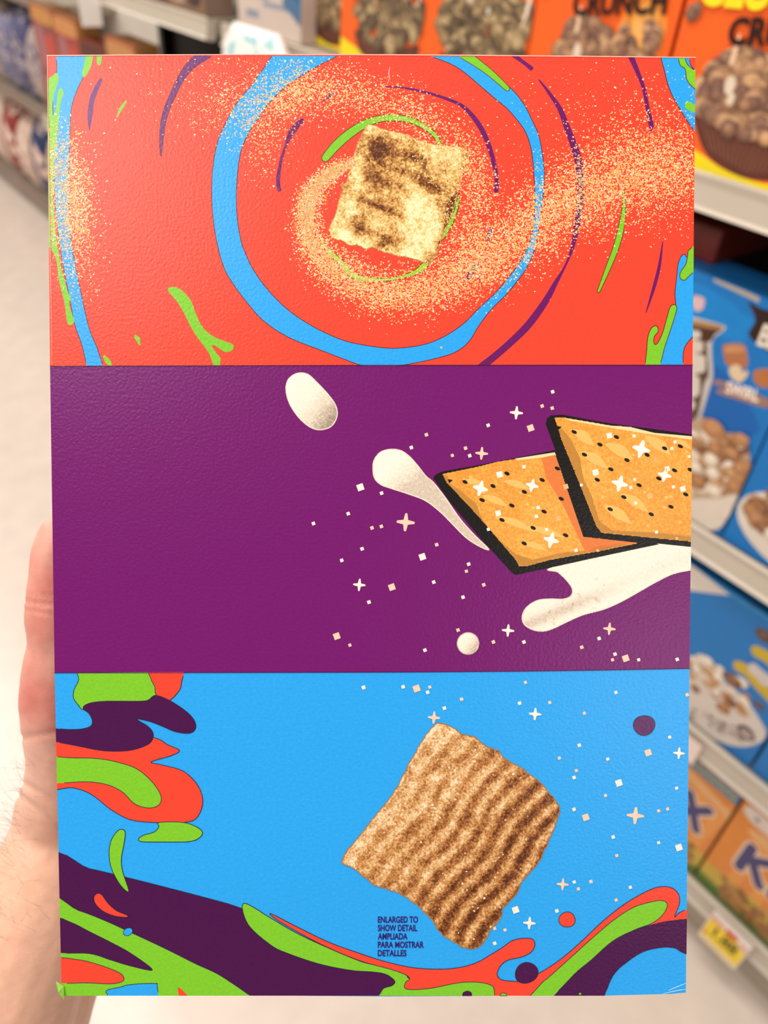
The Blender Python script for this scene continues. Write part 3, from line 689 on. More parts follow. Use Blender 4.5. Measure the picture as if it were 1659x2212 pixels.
# ---- toasted square photo, upper
def cer1(X, Y):
    u = (X-712)/300; v = (Y-272)/300
    # local axes of the square
    a = np.array([800., 272.]); ex = nrm([212, 52]); ey = nrm([-90, 235])
    s_ = ((X-a[0])*ex[0]+(Y-a[1])*ex[1])/218; t_ = ((X-a[0])*ey[0]+(Y-a[1])*ey[1])/252
    n1 = fbm(X, Y, 34, 3); n2 = fbm(X, Y, 9, 4); n3 = fbm(X, Y, 3.0, 8, 2)
    f = .62+.5*(n1-.5)+.5*(n2-.5)+.55*(n3-.5)
    for (sc, tc_, ss, st, am) in ((.14, .16, .16, .10, .55), (.5, .12, .15, .05, .38), (.35, .27, .3, .05, .3), (.72, .30, .13, .06, .45), (.18, .40, .22, .06, .38), (.25, .62, .22, .035, .5), (.13, .85, .13, .07, .4), (.42, .88, .12, .07, .32), (.98, .55, .06, .4, .55), (.95, .95, .1, .15, .4)):
        f -= am*np.exp(-((s_-sc)/ss)**2-((t_-tc_)/st)**2)
    f += .18*np.exp(-((s_-.72)/.2)**2-((t_-.65)/.3)**2)+.12*np.exp(-((t_-.97)/.07)**2)+.2*np.exp(-((s_-.0)/.05)**2)
    return ramp((f-.5)*1.25+.5, [(0, '552a14'), (.2, '8a5428'), (.4, 'bc8442'), (.58, 'dcae66'), (.75, 'f0cd88'), (1, 'fdeab8')])
def rough_poly(P, amp, seed, n=8):
    rs = np.random.RandomState(seed); Q_ = catmull(P, True, n)
    return [q+rs.randn(2)*amp for q in Q_]
o1 = [(792, 272), (803, 270), (825, 278), (850, 285), (880, 292), (920, 308), (960, 315), (995, 318), (1008, 328), (1010, 345), (1000, 372), (990, 410), (980, 450), (965, 490), (952, 520), (945, 545), (935, 562), (925, 570), (905, 563), (880, 556), (860, 553), (840, 547), (825, 543), (805, 534), (790, 538), (775, 530), (755, 530), (740, 520), (722, 516), (712, 502), (712, 492), (724, 465), (735, 425), (740, 410), (737, 398), (748, 395), (758, 360), (768, 325), (780, 295)]
P1 = rough_poly(o1, .6, 2)
k.grid(P1, 1.35, cer1); k.loop(P1, 'c89a58', 1.8)
# ---- cinnamon dust
rs = np.random.RandomState(11)
spk = []
def along(path, n, sg, frm=0):
    C = np.array(catmull([(*p, s_, d) for p, s_, d in path], False, 20)); wgt = C[:, 3]*np.concatenate([[0], np.hypot(*np.diff(C[:, :2], axis=0).T)]); wgt /= wgt.sum()
    idx = rs.choice(len(C), n, p=wgt); nz = rs.randn(n, 2)*sg
    for i, j in enumerate(idx):
        spk.append((C[j, 0]+nz[i, 0]*C[j, 2]+rs.rand()*6, C[j, 1]+nz[i, 1]*C[j, 2]+rs.rand()*6))
along([((765, 350), 6, 2), ((720, 365), 9, 3), ((680, 400), 12, 3.5), ((660, 450), 14, 3.5), ((665, 510), 17, 3.5), ((700, 560), 22, 3.5), ((750, 600), 26, 3), ((820, 630), 26, 3), ((900, 625), 26, 3), ((960, 605), 30, 3), ((1030, 570), 36, 4), ((1100, 520), 40, 4), ((1170, 465), 42, 4), ((1250, 415), 46, 4.5), ((1340, 380), 50, 5), ((1430, 365), 52, 5), ((1500, 365), 52, 5)], 21000, 1)
along([((420, 225), 40, .6), ((520, 230), 38, 2), ((580, 215), 34, 3), ((640, 190), 30, 3), ((710, 195), 28, 2.6), ((800, 215), 30, 2.2), ((880, 240), 30, 2.2), ((950, 280), 28, 2), ((1010, 330), 24, 2), ((1035, 400), 22, 2), ((1020, 480), 26, 2), ((985, 550), 28, 2)], 5200, 1)
along([((640, 190), 46, 1), ((560, 280), 36, .7), ((560, 370), 18, .2)], 700, 1)
along([((250, 250), 60, .2), ((400, 180), 60, .3), ((560, 160), 50, .6), ((780, 150), 40, .5)], 450, 1)
along([((118, 300), 24, .6), ((132, 400), 30, 2), ((142, 480), 30, 2), ((160, 560), 28, .7), ((185, 640), 20, .1)], 2900, 1)
along([((120, 250), 25, .5), ((165, 420), 20, 2), ((165, 500), 16, 1.6)], 900, 1)
along([((1180, 300), 90, .4), ((1400, 280), 70, 1), ((1480, 300), 50, 1)], 900, 1)
along([((900, 340), 30, 1), ((990, 380), 25, 1.6), ((960, 470), 22, 1), ((940, 530), 22, 1.4)], 500, 1)
qp, qf, qc = [], [], []
pal = [lin(c_) for c_ in ('ffd27e', 'ffe0a0', 'ffc070', 'fff0cc', 'ffb468')]
for (x, y) in spk:
    if not (XL(y)+1.5 < x < XR(y)-1.5 and 123 < y < 786): continue
    r = .9+abs(rs.randn())*.55; a = rs.rand()*3.14; b = len(qp)
    for j in range(4): qp.append((x+r*math.cos(a+j*1.571)*(1+.3*rs.rand()), y+r*math.sin(a+j*1.571)))
    qf.append((b, b+1, b+2, b+3)); qc.append(pal[rs.randint(5)])
k.raw(qp, qf, qc)
# ---------------- purple band
k.clip = [(108, 791), (1496, 788.6), (1489.5, 1444), (118, 1453.5)]
k.clip = [(108.2, 791), (1496, 789), (1489.5, 1444.3), (117.8, 1453)]
def cream(cx_, cy_, rx, ry, dark='b39e8c'):
    def f(X, Y):
        t = np.clip(((X-cx_)/rx*.75+(Y-cy_)/ry*.65), -1, 1); n_ = fbm(X, Y, 2.6, 5, 1)-.5
        return ramp(.5+.5*t+n_*.22*(t > 0), [(0, 'fbf2e2'), (.45, 'f4e8d6'), (.7, 'e2d2be'), (1, dark)])
    return f
def creamy(pts, f, edge='f6ead8'):
    P = catmull(pts, True, 8)
    k.poly(pts, edge, n=8); k.grid(P, 1.5, f); k.loop(P, edge, 2.4)
creamy(cC([(1190, 140), (1200, 90), (1240, 60), (1290, 62), (1335, 100), (1395, 165), (1428, 215), (1433, 265), (1405, 312), (1350, 328), (1300, 312), (1250, 268), (1208, 205)]), cream(672, 868, 60, 62, 'a08c7a'))
creamy(cD([(57, 520), (62, 475), (92, 436), (140, 422), (190, 428), (232, 457), (272, 502), (310, 550), (345, 580), (400, 650), (470, 750), (540, 830), (610, 900), (560, 882), (500, 842), (440, 782), (380, 722), (310, 668), (230, 636), (150, 610), (95, 590), (65, 560)]), lambda X, Y: ramp(.25+.45*np.clip((Y-1010)/60+(X-870)/70, -.5, 1)+(fbm(X, Y, 2.6, 5, 1)-.5)*.35*((Y-980)/60 > 0), [(0, 'fbf2e2'), (.4, 'efe0cc'), (.7, 'cdbaa6'), (1, 'f4e8d8')]))
creamy(cD([(905, 990), (940, 1008), (980, 1045), (1008, 1085), (1005, 1118), (970, 1137), (900, 1137), (840, 1145), (790, 1178), (770, 1220), (780, 1258), (820, 1283), (870, 1290), (920, 1276), (980, 1247), (1060, 1212), (1160, 1185), (1240, 1150), (1330, 1100), (1400, 1060), (1480, 1020), (1600, 975), (1600, 880), (1420, 870), (1200, 925)]),
       lambda X, Y: ramp(.12+.9*np.exp(-(((Y-(1345-(X-1150)*.42))/16)**2))*(.55+.4*(fbm(X, Y, 2.6, 5, 1)-.2))*np.clip((1400-X)/160, .25, 1)+.5*np.clip((fbm(X, Y, 9, 15, 2)-.72)*4, 0, 1), [(0, 'fbf1e2'), (.4, 'efe2d0'), (.7, 'd8c8b4'), (1, 'c0ac98')]))
k.clip_save = k.clip
x0, y0 = cD([(511, 1349)])[0]
creamy([(x0+23*math.cos(a), y0+23*math.sin(a)) for a in np.arange(0, 6.28, .52)], cream(x0, y0, 24, 24, 'b8a491'))
def cracker(black, fill, rim, lighttop, seedn):
    k.poly(cD(black), BLK, smooth=False)
    P = cD(fill); k.poly(P, 'f0a243', smooth=False)
    pc = clip_poly([np.array(p) for p in P], k.clip)
    k.grid(pc, 2.0, lambda X, Y: ramp(.5+.8*(fbm(X, Y, 3, seedn, 1)-.5)+.3*(fbm(X, Y, 50, seedn, 1)-.5), [(0, 'e08a34'), (.5, 'f0a243'), (1, 'fab95c')]))
    k.poly(cD(rim), 'cf9140', smooth=False)
    k.poly(cD(lighttop), 'fcd9a4', smooth=False)
def hatch(poly, col, ang, gap):
    P = [np.array(p) for p in cD(poly)]; Pn = np.array(P); c_ = Pn.mean(0); d = np.array([math.cos(ang), math.sin(ang)]); nn = np.array([-d[1], d[0]])
    R = 260; X = []; F_ = []
    for o in np.arange(-R, R, gap):
        ts = np.arange(-R, R, 3.0); pts = c_+nn*o+ts[:, None]*d; ok = inside(Pn, pts[:, 0], pts[:, 1])&inside(k.clip, pts[:, 0], pts[:, 1])
        for i in range(len(ts)-1):
            if ok[i] and ok[i+1]:
                b = len(X); X += [pts[i]-nn*.5, pts[i+1]-nn*.5, pts[i+1]+nn*.5, pts[i]+nn*.5]; F_.append((b, b+1, b+2, b+3))
    k.raw(X, F_, lin(col))
rim1 = [(390, 540), (415, 548), (415, 575), (480, 622), (550, 680), (572, 740), (600, 785), (660, 855), (740, 922), (820, 948), (950, 915), (1060, 905), (1200, 880), (1320, 868), (1150, 905), (900, 950), (790, 980), (755, 978), (740, 950), (560, 740), (410, 580)]
cracker([(345, 560), (352, 545), (385, 528), (560, 497), (740, 462), (930, 425), (1350, 855), (1425, 875), (1140, 935), (960, 975), (735, 1022), (715, 1005), (560, 835), (430, 680)],
        [(390, 540), (560, 505), (650, 482), (740, 468), (925, 440), (1060, 840), (1320, 870), (1150, 905), (900, 950), (790, 980), (755, 978), (740, 950), (560, 740), (410, 580)],
        rim1, [(735, 466), (925, 436), (932, 452), (860, 462), (745, 474)], 61)
hatch(rim1, 'a06a28', 1.35, 3.0)
k.poly(cD([(862, 462), (928, 448), (1062, 840), (1320, 868), (1200, 885), (1072, 915), (1035, 835), (960, 680), (885, 560)]), 'e27c40', smooth=False)
hatch([(1072, 915), (1130, 880), (1320, 868), (1150, 905)], 'a86428', 1.0, 3.0)
for a, b, w_ in (((495, 572), (585, 592), 30), ((690, 575), (805, 612), 34), ((585, 645), (700, 695), 34), ((650, 745), (830, 815), 34), ((800, 795), (970, 842), 34), ((775, 870), (890, 905), 30)):
    k.ribbon(cD([a, ((a[0]+b[0])/2, (a[1]+b[1])/2-6), b]), w2([w_*.35, w_, 4]), 'fabd68')
rim2 = [(925, 272), (935, 300), (950, 312), (1000, 370), (1045, 460), (1062, 560), (1100, 640), (1140, 765), (1200, 808), (1400, 818), (1600, 840), (1600, 866), (1400, 845), (1150, 820), (1125, 790), (1050, 600), (960, 380)]
cracker([(882, 300), (888, 275), (905, 260), (960, 256), (1190, 298), (1400, 325), (1600, 360), (1600, 895), (1400, 870), (1100, 835), (1075, 800), (1000, 600), (930, 430)],
        [(925, 272), (965, 270), (1190, 308), (1285, 315), (1400, 345), (1600, 378), (1600, 864), (1400, 845), (1150, 820), (1125, 790), (1050, 600), (960, 380)],
        rim2, [(965, 271), (1190, 309), (1285, 315), (1400, 343), (1600, 365), (1600, 384), (1350, 345), (1190, 318), (1000, 285)], 62)
hatch(rim2, 'a06a28', 1.35, 3.0)
for a, b, w_ in (((1020, 335), (1112, 405), 50), ((1180, 400), (1300, 472), 54), ((1060, 440), (1178, 512), 48), ((1365, 365), (1480, 450), 50), ((1250, 640), (1372, 722), 46), ((1170, 695), (1292, 780), 50), ((1500, 380), (1575, 420), 24)):
    k.ribbon(cD([a, ((a[0]+b[0])/2, (a[1]+b[1])/2-8), b]), w2([w_*.4, w_, 4]), 'fabd68')
rsd = random.Random(4)
for i in range(60):
    X, Y = rsd.uniform(450, 1560), rsd.uniform(320, 900)
    p_ = cD([(X, Y)])[0]
    if inside(cD([(480, 560), (900, 480), (1050, 860), (800, 930)]), np.array([p_[0]]), np.array([p_[1]]))[0] or inside(cD([(1000, 330), (1560, 400), (1560, 800), (1180, 780)]), np.array([p_[0]]), np.array([p_[1]]))[0]:
        k.ell(p_[0], p_[1], rsd.uniform(2, 5), rsd.uniform(2, 4), .3, 'fbbf6c', 8, lift=False)
for X, Y in ((496, 577), (630, 597), (697, 537), (780, 625), (865, 568), (938, 513), (578, 664), (720, 690), (874, 719), (956, 658), (673, 759), (822, 797), (977, 832), (779, 871), (1018, 339), (1220, 363), (1141, 399), (1067, 447), (1366, 448), (1450, 417), (1525, 407), (1270, 473), (1193, 517), (1128, 567), (1497, 522), (1422, 561), (1328, 593), (1572, 519), (1255, 650), (1190, 708), (1386, 732), (1480, 696), (1551, 637)):
    p_ = cD([(X, Y)])[0]; k.ell(p_[0], p_[1], 6.4, 3.8, .45, '1c1410', 10, lift=False)
# cracks on the left edges
for a in ((425, 572), (550, 755), (945, 318), (1010, 525), (1050, 765)): k.poly(cD([(a[0]-12, a[1]-8), (a[0]+14, a[1]-4), (a[0]-4, a[1]+12)]), BLK, smooth=False)
CRM, TAN = 'f8ebdc', 'f0cdb4'
k.k += 2
for X, Y, r in ((570, 608, 38), (817, 594, 32), (908, 855, 38), (1338, 420, 44), (1236, 585, 40), (1450, 545, 34)):
    p_ = cD([(X, Y)])[0]; k.star(p_[0], p_[1], r/2.212, 'fdf6ea', .25, .44)
for X, Y, r in ((662, 542, 20), (655, 727, 18), (778, 505, 11), (846, 700, 11), (838, 742, 11), (886, 805, 10), (608, 804, 10), (1027, 904, 11), (1186, 356, 18), (1304, 358, 10), (1120, 532, 20), (1052, 592, 9), (1288, 604, 11), (1307, 566, 9), (1463, 515, 16), (1485, 418, 10), (1499, 387, 10), (1567, 456, 9), (1492, 601, 10), (1537, 611, 17), (1311, 678, 10), (1411, 817, 10)):
    p_ = cD([(X, Y)])[0]; k.dia(p_[0], p_[1], r/2.212, 'fdf3e4', .55)
for X, Y, r in ((978, 600, 16), (1380, 645, 18), (942, 752, 16), (1130, 905, 9), (1508, 848, 9), (1405, 470, 9)):
    p_ = cD([(X, Y)])[0]; k.dia(p_[0], p_[1], r/2.212, 'f6b878', .5)
def marks(fn, stars, dias):
    k.k += 2
    for X, Y, r, c_ in stars: p_ = fn([(X, Y)])[0]; k.star(p_[0], p_[1], r/2.212, c_)
    for X, Y, r, c_ in dias: p_ = fn([(X, Y)])[0]; k.dia(p_[0], p_[1], r/2.212*1.12, c_, .45)
T, Cc = TAN, CRM
marks(cD, [(742, 247, 32, Cc), (213, 770, 44, T), (576, 441, 31, T), (702, 1287, 30, Cc), (1186, 1279, 30, T)],
      [(915, 147, 10, Cc), (865, 215, 10, T), (913, 225, 10, T), (810, 320, 19, T), (607, 307, 10, Cc), (312, 352, 10, T), (240, 413, 10, Cc), (499, 416, 10, T), (436, 451, 9, T), (519, 452, 10, Cc), (98, 631, 10, Cc), (52, 797, 10, T), (97, 790, 10, T), (6, 897, 9, Cc), (293, 935, 19, Cc), (361, 877, 10, T), (347, 1056, 10, Cc), (514, 970, 10, Cc), (503, 1004, 9, T), (586, 1069, 10, T), (147, 1080, 19, T), (38, 1151, 10, Cc), (487, 1128, 10, Cc), (463, 1285, 10, T), (632, 1342, 10, T), (778, 1342, 10, Cc), (1137, 1325, 10, Cc), (1054, 1367, 10, T), (1213, 1400, 10, Cc), (1201, 1427, 9, T), (1264, 1420, 19, T), (1326, 1427, 9, Cc), (1510, 1425, 10, Cc), (305, 1381, 10, Cc)])
marks(cC, [(1540, 1069, 30, Cc)], [(1545, 603, 20, Cc), (1487, 729, 10, Cc), (1321, 776, 10, Cc), (1553, 897, 10, Cc), (1456, 952, 10, Cc), (1586, 1152, 10, Cc), (1432, 1314, 19, T), (1495, 1357, 9, T)])
# ---------------- blue band
k.clip = [(118, 1453.4), (1489.5, 1444.4), (1481.7, 2150.5), (133.5, 2150.5)]
LB = '2a2440'
k.poly(cE([(205, 24), (200, 60), (178, 110), (175, 150), (195, 180), (220, 205), (250, 180), (300, 172), (400, 170), (480, 172), (530, 165), (572, 140), (562, 90), (545, 55), (528, 24)]), GRN, line=LB)
k.poly(cE([(528, 24), (692, 24), (690, 80), (675, 120), (632, 162), (600, 150), (568, 132), (563, 95), (545, 58)]), RED, line=LB)
RM = cE([(85, 345), (200, 375), (320, 395), (430, 395), (500, 380), (545, 340), (590, 350), (622, 372), (680, 400), (640, 425), (545, 455), (600, 470), (700, 500), (770, 570), (792, 650), (760, 725), (690, 745), (600, 745), (500, 740), (430, 725), (350, 680), (260, 610), (170, 578), (85, 570)])
k.poly(RM, RED, line=LB)
k.poly(cE([(85, 295), (150, 300), (210, 298), (255, 285), (265, 260), (250, 225), (220, 198), (250, 175), (330, 165), (480, 165), (530, 160), (568, 137), (640, 165), (720, 220), (755, 265), (755, 300), (725, 318), (660, 310), (600, 285), (540, 262), (475, 250), (530, 285), (555, 320), (545, 360), (500, 385), (430, 402), (320, 402), (200, 380), (85, 342)]), DPU, line=LB)
k.poly(cE([(85, 438), (180, 436), (300, 440), (400, 460), (480, 490), (550, 550), (590, 610), (590, 650), (560, 672), (510, 672), (460, 650), (410, 600), (340, 565), (240, 550), (85, 547)]), GRN, line=LB)
k.poly(cE([(585, 744), (700, 744), (770, 770), (790, 800), (740, 833), (600, 837), (500, 835), (487, 822), (510, 805), (560, 790), (583, 765)]), GRN, line=LB)
# lower purple wave
k.poly(cE([(95, 930), (250, 965), (400, 1000), (600, 1050), (810, 1105), (950, 1145), (1080, 1200), (1150, 1260), (1250, 1340), (1500, 1420), (1660, 1450), (1740, 1520), (1660, 1600), (1400, 1620), (95, 1620)]), DPU, line=LB)
k.poly(cE([(385, 785), (410, 778), (422, 795), (415, 850), (403, 920), (410, 980), (438, 1066), (425, 1070), (390, 1030), (355, 960), (345, 890), (355, 830)]), GRN, line=LB)
k.poly(cE([(275, 1095), (290, 1083), (310, 1090), (340, 1130), (380, 1165), (432, 1188), (425, 1197), (370, 1190), (320, 1170), (285, 1140), (273, 1115)]), RED, line=LB)
k.poly(cE([(95, 1128), (200, 1165), (330, 1215), (450, 1270), (600, 1340), (750, 1415), (900, 1490), (1080, 1590), (900, 1640), (500, 1640), (95, 1640)]), GRN, line=LB)
k.poly(cE([(95, 1190), (160, 1220), (250, 1265), (350, 1315), (450, 1370), (552, 1448), (450, 1430), (350, 1400), (250, 1370), (95, 1350)]), DPU, line=LB)
k.poly(cE([(100, 1393), (200, 1400), (300, 1425), (390, 1460), (415, 1485), (405, 1505), (350, 1515), (250, 1510), (100, 1500)]), RED, line=LB)
k.poly(cE([(330, 1556), (400, 1530), (450, 1518), (560, 1513), (575, 1525), (568, 1575), (450, 1590)]), BLU, line=LB)
k.poly(cE([(675, 1530), (760, 1572), (700, 1575)]), RED)
x_, y_ = cE([(435, 1266)])[0]; k.ell(x_, y_, 10.5, 8, -.5, BLU, line=LB)
# right-hand splashes
k.poly(cF([(-560, 1130), (-433, 1200), (-328, 1262), (-220, 1315), (-100, 1368), (0, 1408), (60, 1424), (140, 1445), (210, 1470), (232, 1490), (300, 1500), (600, 1490), (660, 1540), (640, 1600), (400, 1620), (95, 1600), (98, 1548), (150, 1522), (160, 1500), (120, 1470), (60, 1458), (-48, 1450), (-198, 1420), (-348, 1370), (-433, 1328), (-540, 1230)]), GRN, line=LB)
k.poly(cF([(-430, 1180), (-288, 1252), (-150, 1318), (0, 1372), (120, 1410), (250, 1438), (380, 1445), (480, 1435), (560, 1410), (620, 1375), (670, 1345), (720, 1310), (770, 1298), (815, 1300), (830, 1325), (815, 1360), (770, 1385), (700, 1402), (665, 1430), (650, 1470), (670, 1495), (720, 1502), (780, 1500), (850, 1465), (950, 1400), (1050, 1315), (1150, 1220), (1250, 1140), (1350, 1080), (1420, 1053), (1480, 1055), (1515, 1085), (1520, 1130), (1498, 1195), (1530, 1170), (1580, 1140), (1580, 1200), (1480, 1225), (1300, 1290), (1100, 1420), (950, 1560), (900, 1620), (640, 1620), (638, 1560), (634, 1535), (600, 1514), (540, 1506), (480, 1508), (420, 1518), (350, 1533), (280, 1541), (225, 1541), (207, 1530), (215, 1505), (232, 1490), (210, 1470), (140, 1445), (0, 1406), (-150, 1345), (-288, 1275), (-400, 1210)]), RED, line=LB)
k.poly(cF([(740, 1620), (850, 1525), (900, 1480), (1000, 1390), (1100, 1300), (1200, 1215), (1300, 1150), (1400, 1120), (1450, 1120), (1462, 1145), (1440, 1185), (1390, 1225), (1300, 1260), (1200, 1320), (1100, 1410), (1000, 1500), (880, 1620)]), GRN, line=LB)
k.poly(cF([(860, 1620), (1000, 1488), (1100, 1400), (1200, 1312), (1300, 1260), (1400, 1230), (1480, 1214), (1590, 1205), (1600, 1300), (1590, 1450), (1555, 1395), (1530, 1362), (1500, 1344), (1440, 1340), (1350, 1360), (1270, 1410), (1200, 1480), (1100, 1620)]), DPU, line=LB)
for X, Y, rx, ry, ro, c_ in ((790, 1463, 56, 49, -.4, DPU), (507, 1567, 22, 18, 0, DPU), (1352, 280, 52, 47, -.2, '5a2060'), (984, 1208, 39, 36, 0, 'f2452e'), (680, 1568, 16, 10, 0, GRN), (1046, 1562, 8, 6, 0, GRN)):
    p_ = cF([(X, Y)])[0]; k.ell(p_[0], p_[1], rx/2.212, ry/2.212, ro, c_, 24, .03, line=LB)
marks(cF, [(348, 243, 30, T), (831, 226, 30, Cc), (1518, 413, 28, Cc), (1310, 711, 42, T), (963, 1039, 29, T), (804, 1224, 30, Cc)],
      [(12, 99, 11, Cc), (201, 96, 10, Cc), (265, 104, 20, T), (328, 97, 9, T), (318, 122, 10, Cc), (480, 155, 10, T), (398, 198, 10, Cc), (785, 75, 9, T), (757, 174, 10, Cc), (901, 171, 9, T), (1217, 123, 9, Cc), (1066, 222, 9, T), (1557, 134, 10, T), (1474, 336, 9, Cc), (1042, 375, 10, Cc), (947, 436, 9, T), (1178, 441, 9, Cc), (1371, 410, 19, T), (1028, 496, 9, T), (1017, 529, 10, Cc), (1231, 555, 19, Cc), (1507, 580, 9, Cc), (1167, 615, 9, T), (1017, 681, 10, Cc), (1073, 719, 19, T), (1421, 688, 9, T), (1464, 679, 9, T), (1204, 813, 10, Cc), (1421, 840, 9, Cc), (1518, 863, 19, Cc), (1221, 902, 9, T), (1018, 1028, 9, Cc), (1098, 1026, 10, T), (1038, 1061, 9, T), (1286, 1053, 9, Cc), (1218, 1114, 9, T), (738, 1161, 19, Cc), (935, 1166, 10, Cc), (638, 1250, 9, T), (687, 1257, 9, T), (638, 1321, 10, Cc)])
# ridged toasted square photo, lower
o2 = cF([(358, 274), (378, 270), (420, 282), (455, 302), (480, 322), (520, 330), (550, 342), (580, 368), (620, 388), (660, 405), (680, 435), (720, 460), (770, 485), (800, 512), (840, 540), (880, 580), (920, 630), (943, 665), (946, 700), (925, 760), (910, 800), (880, 865), (850, 930), (800, 990), (765, 1030), (745, 1080), (705, 1125), (675, 1158), (668, 1200), (625, 1245), (600, 1290), (572, 1332), (540, 1344), (490, 1342), (440, 1312), (380, 1272), (345, 1218), (290, 1160), (230, 1110), (180, 1080), (120, 1060), (60, 1040), (10, 1000), (-40, 960), (-88, 938), (-80, 900), (-60, 870), (0, 800), (60, 720), (120, 650), (175, 570), (215, 490), (265, 400), (315, 320)])
def cer2(X, Y):
    a = np.array([945., 1562.]); ex = nrm([262, 180]); ey = nrm([-203, 276])
    s_ = (X-a[0])*ex[0]+(Y-a[1])*ex[1]; t_ = (X-a[0])*ey[0]+(Y-a[1])*ey[1]
    wob = 9*(fbm(X, Y, 60, 21, 2)-.5)+7*np.sin(t_/38.)
    ph = (s_+wob+t_*.06)/38.0*2*np.pi
    n1 = fbm(X, Y, 20, 22, 3); n2 = fbm(X, Y, 5, 23, 3); n3 = fbm(X, Y, 2.4, 24, 1)
    sa = np.clip(s_/318, 0, 1); ta = np.clip(t_/345, 0, 1)
    f = .69+.20*np.cos(ph)*(.35+1.0*sa)-.26*sa-.05*ta+.42*(n1-.5)+.40*(n2-.5)+.42*(n3-.5)
    f += .10*np.exp(-(s_/22)**2)-.06*np.exp(-((s_-250)/60)**2)
    return ramp(f, [(0, '4e2410'), (.18, '74401f'), (.34, '9c6132'), (.5, 'bd8148'), (.64, 'd6a266'), (.8, 'ebc492'), (1, 'fbe6c6')])
P2 = rough_poly(o2, .8, 9)
k.grid(P2, 1.4, cer2); k.loop(P2, 'b07a48', 2)
rs2 = random.Random(8)
for i in range(150):                       # sugar crystals
    X, Y = rs2.uniform(745, 1205), rs2.uniform(1565, 2045)
    if inside(o2, np.array([X]), np.array([Y]))[0]:
        k.ell(X, Y, rs2.uniform(1, 3), rs2.uniform(1, 2.4), rs2.random()*3, rs2.choice(['fbe9cf', 'f3d6ae', 'e8c090']), 7, lift=False)
TX = '2c1a72'
for t_, y_, w_ in (('ENLARGED TO', 1222, 192), ('SHOW DETAIL', 1262, 188), ('AMPLIADA', 1302, 142), ('PARA MOSTRAR', 1342, 220), ('DETALLES', 1382, 137)):
    p_ = cF([(80, y_)])[0]; k.text(t_, p_[0], p_[1], w_/2.212, 13.4, TX, .030)
# scuffs on the torn lower right corner
for pts in ([(1470, 1545), (1505, 1530), (1550, 1512)], [(1440, 1562), (1500, 1548), (1552, 1540)]):
    k.ribbon(cF(pts), [1, 2.2, 1.2], 'a8dcf8')
k.clip = None
# worn folds with their edge highlight painted in, and panel seam lines
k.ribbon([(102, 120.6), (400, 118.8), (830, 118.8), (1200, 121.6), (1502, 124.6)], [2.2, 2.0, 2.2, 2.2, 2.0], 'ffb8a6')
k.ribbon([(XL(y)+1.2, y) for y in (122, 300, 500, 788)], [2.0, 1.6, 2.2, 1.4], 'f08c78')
k.ribbon(m1, [1.4]*3, '4a1a3a'); k.ribbon(m2, [1.4]*4, '3a2050')
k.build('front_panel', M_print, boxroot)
# carton body with rounded folds
def carton_body():
    bm = bmesh.new()
    ol = [fp(x, y)[0::2] for x, y in top_e+[(1502.5-(y-123)*20.5/2024, y) for y in (400, 790, 1100, 1444, 1800)]+bot[::-1]+[(XL(y), y) for y in (1800, 1453, 1100, 791, 400)]]
    ol = [np.array(p) for p in ol]; c_ = np.array([BW/2, BH/2]); rings = []
    n = len(ol)
    for off, yy in ((-.0003, .00003), (.0000, .0002), (.0003, .0009), (.0003, .02), (.0003, BDp-.02), (.0003, BDp-.001), (-.0005, BDp)):
        ring = []
        for p in ol:
            d = np.sign(p-c_)*np.array([1 if abs(p[0]-c_[0]) > BW*.49 else 0, 1 if abs(p[1]-c_[1]) > BH*.485 else 0])
            q_ = p+d*off; ring.append(bm.verts.new((q_[0], yy, q_[1])))
        rings.append(ring)
    for a, b in zip(rings[:-1], rings[1:]):
        for i in range(n): bm.faces.new((a[i], a[(i+1) % n], b[(i+1) % n], b[i]))
    bm.faces.new(rings[0]); bm.faces.new(rings[-1][::-1]); bmesh.ops.recalc_face_normals(bm, faces=bm.faces[:])
    me = bpy.data.meshes.new('carton'); bm.to_mesh(me); bm.free()
    at = me.color_attributes.new('Col', 'FLOAT_COLOR', 'CORNER')
    buf = np.ones((len(me.loops), 4), np.float32)
    z1, z2 = fp(800, 789)[2], fp(800, 1450)[2]
    for p in me.polygons:
        zc = p.center[2]; yc = p.center[1]
        c_ = lin('e8624c') if zc > z1 else (lin('6c2a5c') if zc > z2 else lin('3a86bc'))
        if p.normal[2] > .9: c_ = lin('f07a66')
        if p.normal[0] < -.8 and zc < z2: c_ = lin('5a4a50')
        buf[p.loop_start:p.loop_start+p.loop_total, :3] = c_
    at.data.foreach_set('color', buf.ravel())
    return link('carton', me, M_print, boxroot)
carton_body()
bm = bmesh.new(); box_bm(bm, .004, BW-.004, .004, BDp-.004, BH+.0004, BH+.0010); link('top_flap', to_me(bm, 'top_flap', .0002), mat('red_flap_board', 'e25a48', nscale=300, namt=.05), boxroot)
# torn corner curls
bm = bmesh.new()
a_ = [(-.0006, -.0002, .0045), (.0008, -.0016, .0015), (.0025, -.0012, -.0012), (.0005, .0012, -.0016), (-.0010, .0010, .001)]
vs = [bm.verts.new(p) for p in a_]; tp = bm.verts.new((.0022, -.0004, .0030)); 
for i in range(5): bm.faces.new((vs[i], vs[(i+1) % 5], tp))
bm.faces.new(vs[::-1]); bmesh.ops.recalc_face_normals(bm, faces=bm.faces[:])
link('torn_corner', to_me(bm, 'torn_corner'), mat('torn_green_board', '86b83c', rough=.7, nscale=900, namt=.2), boxroot)
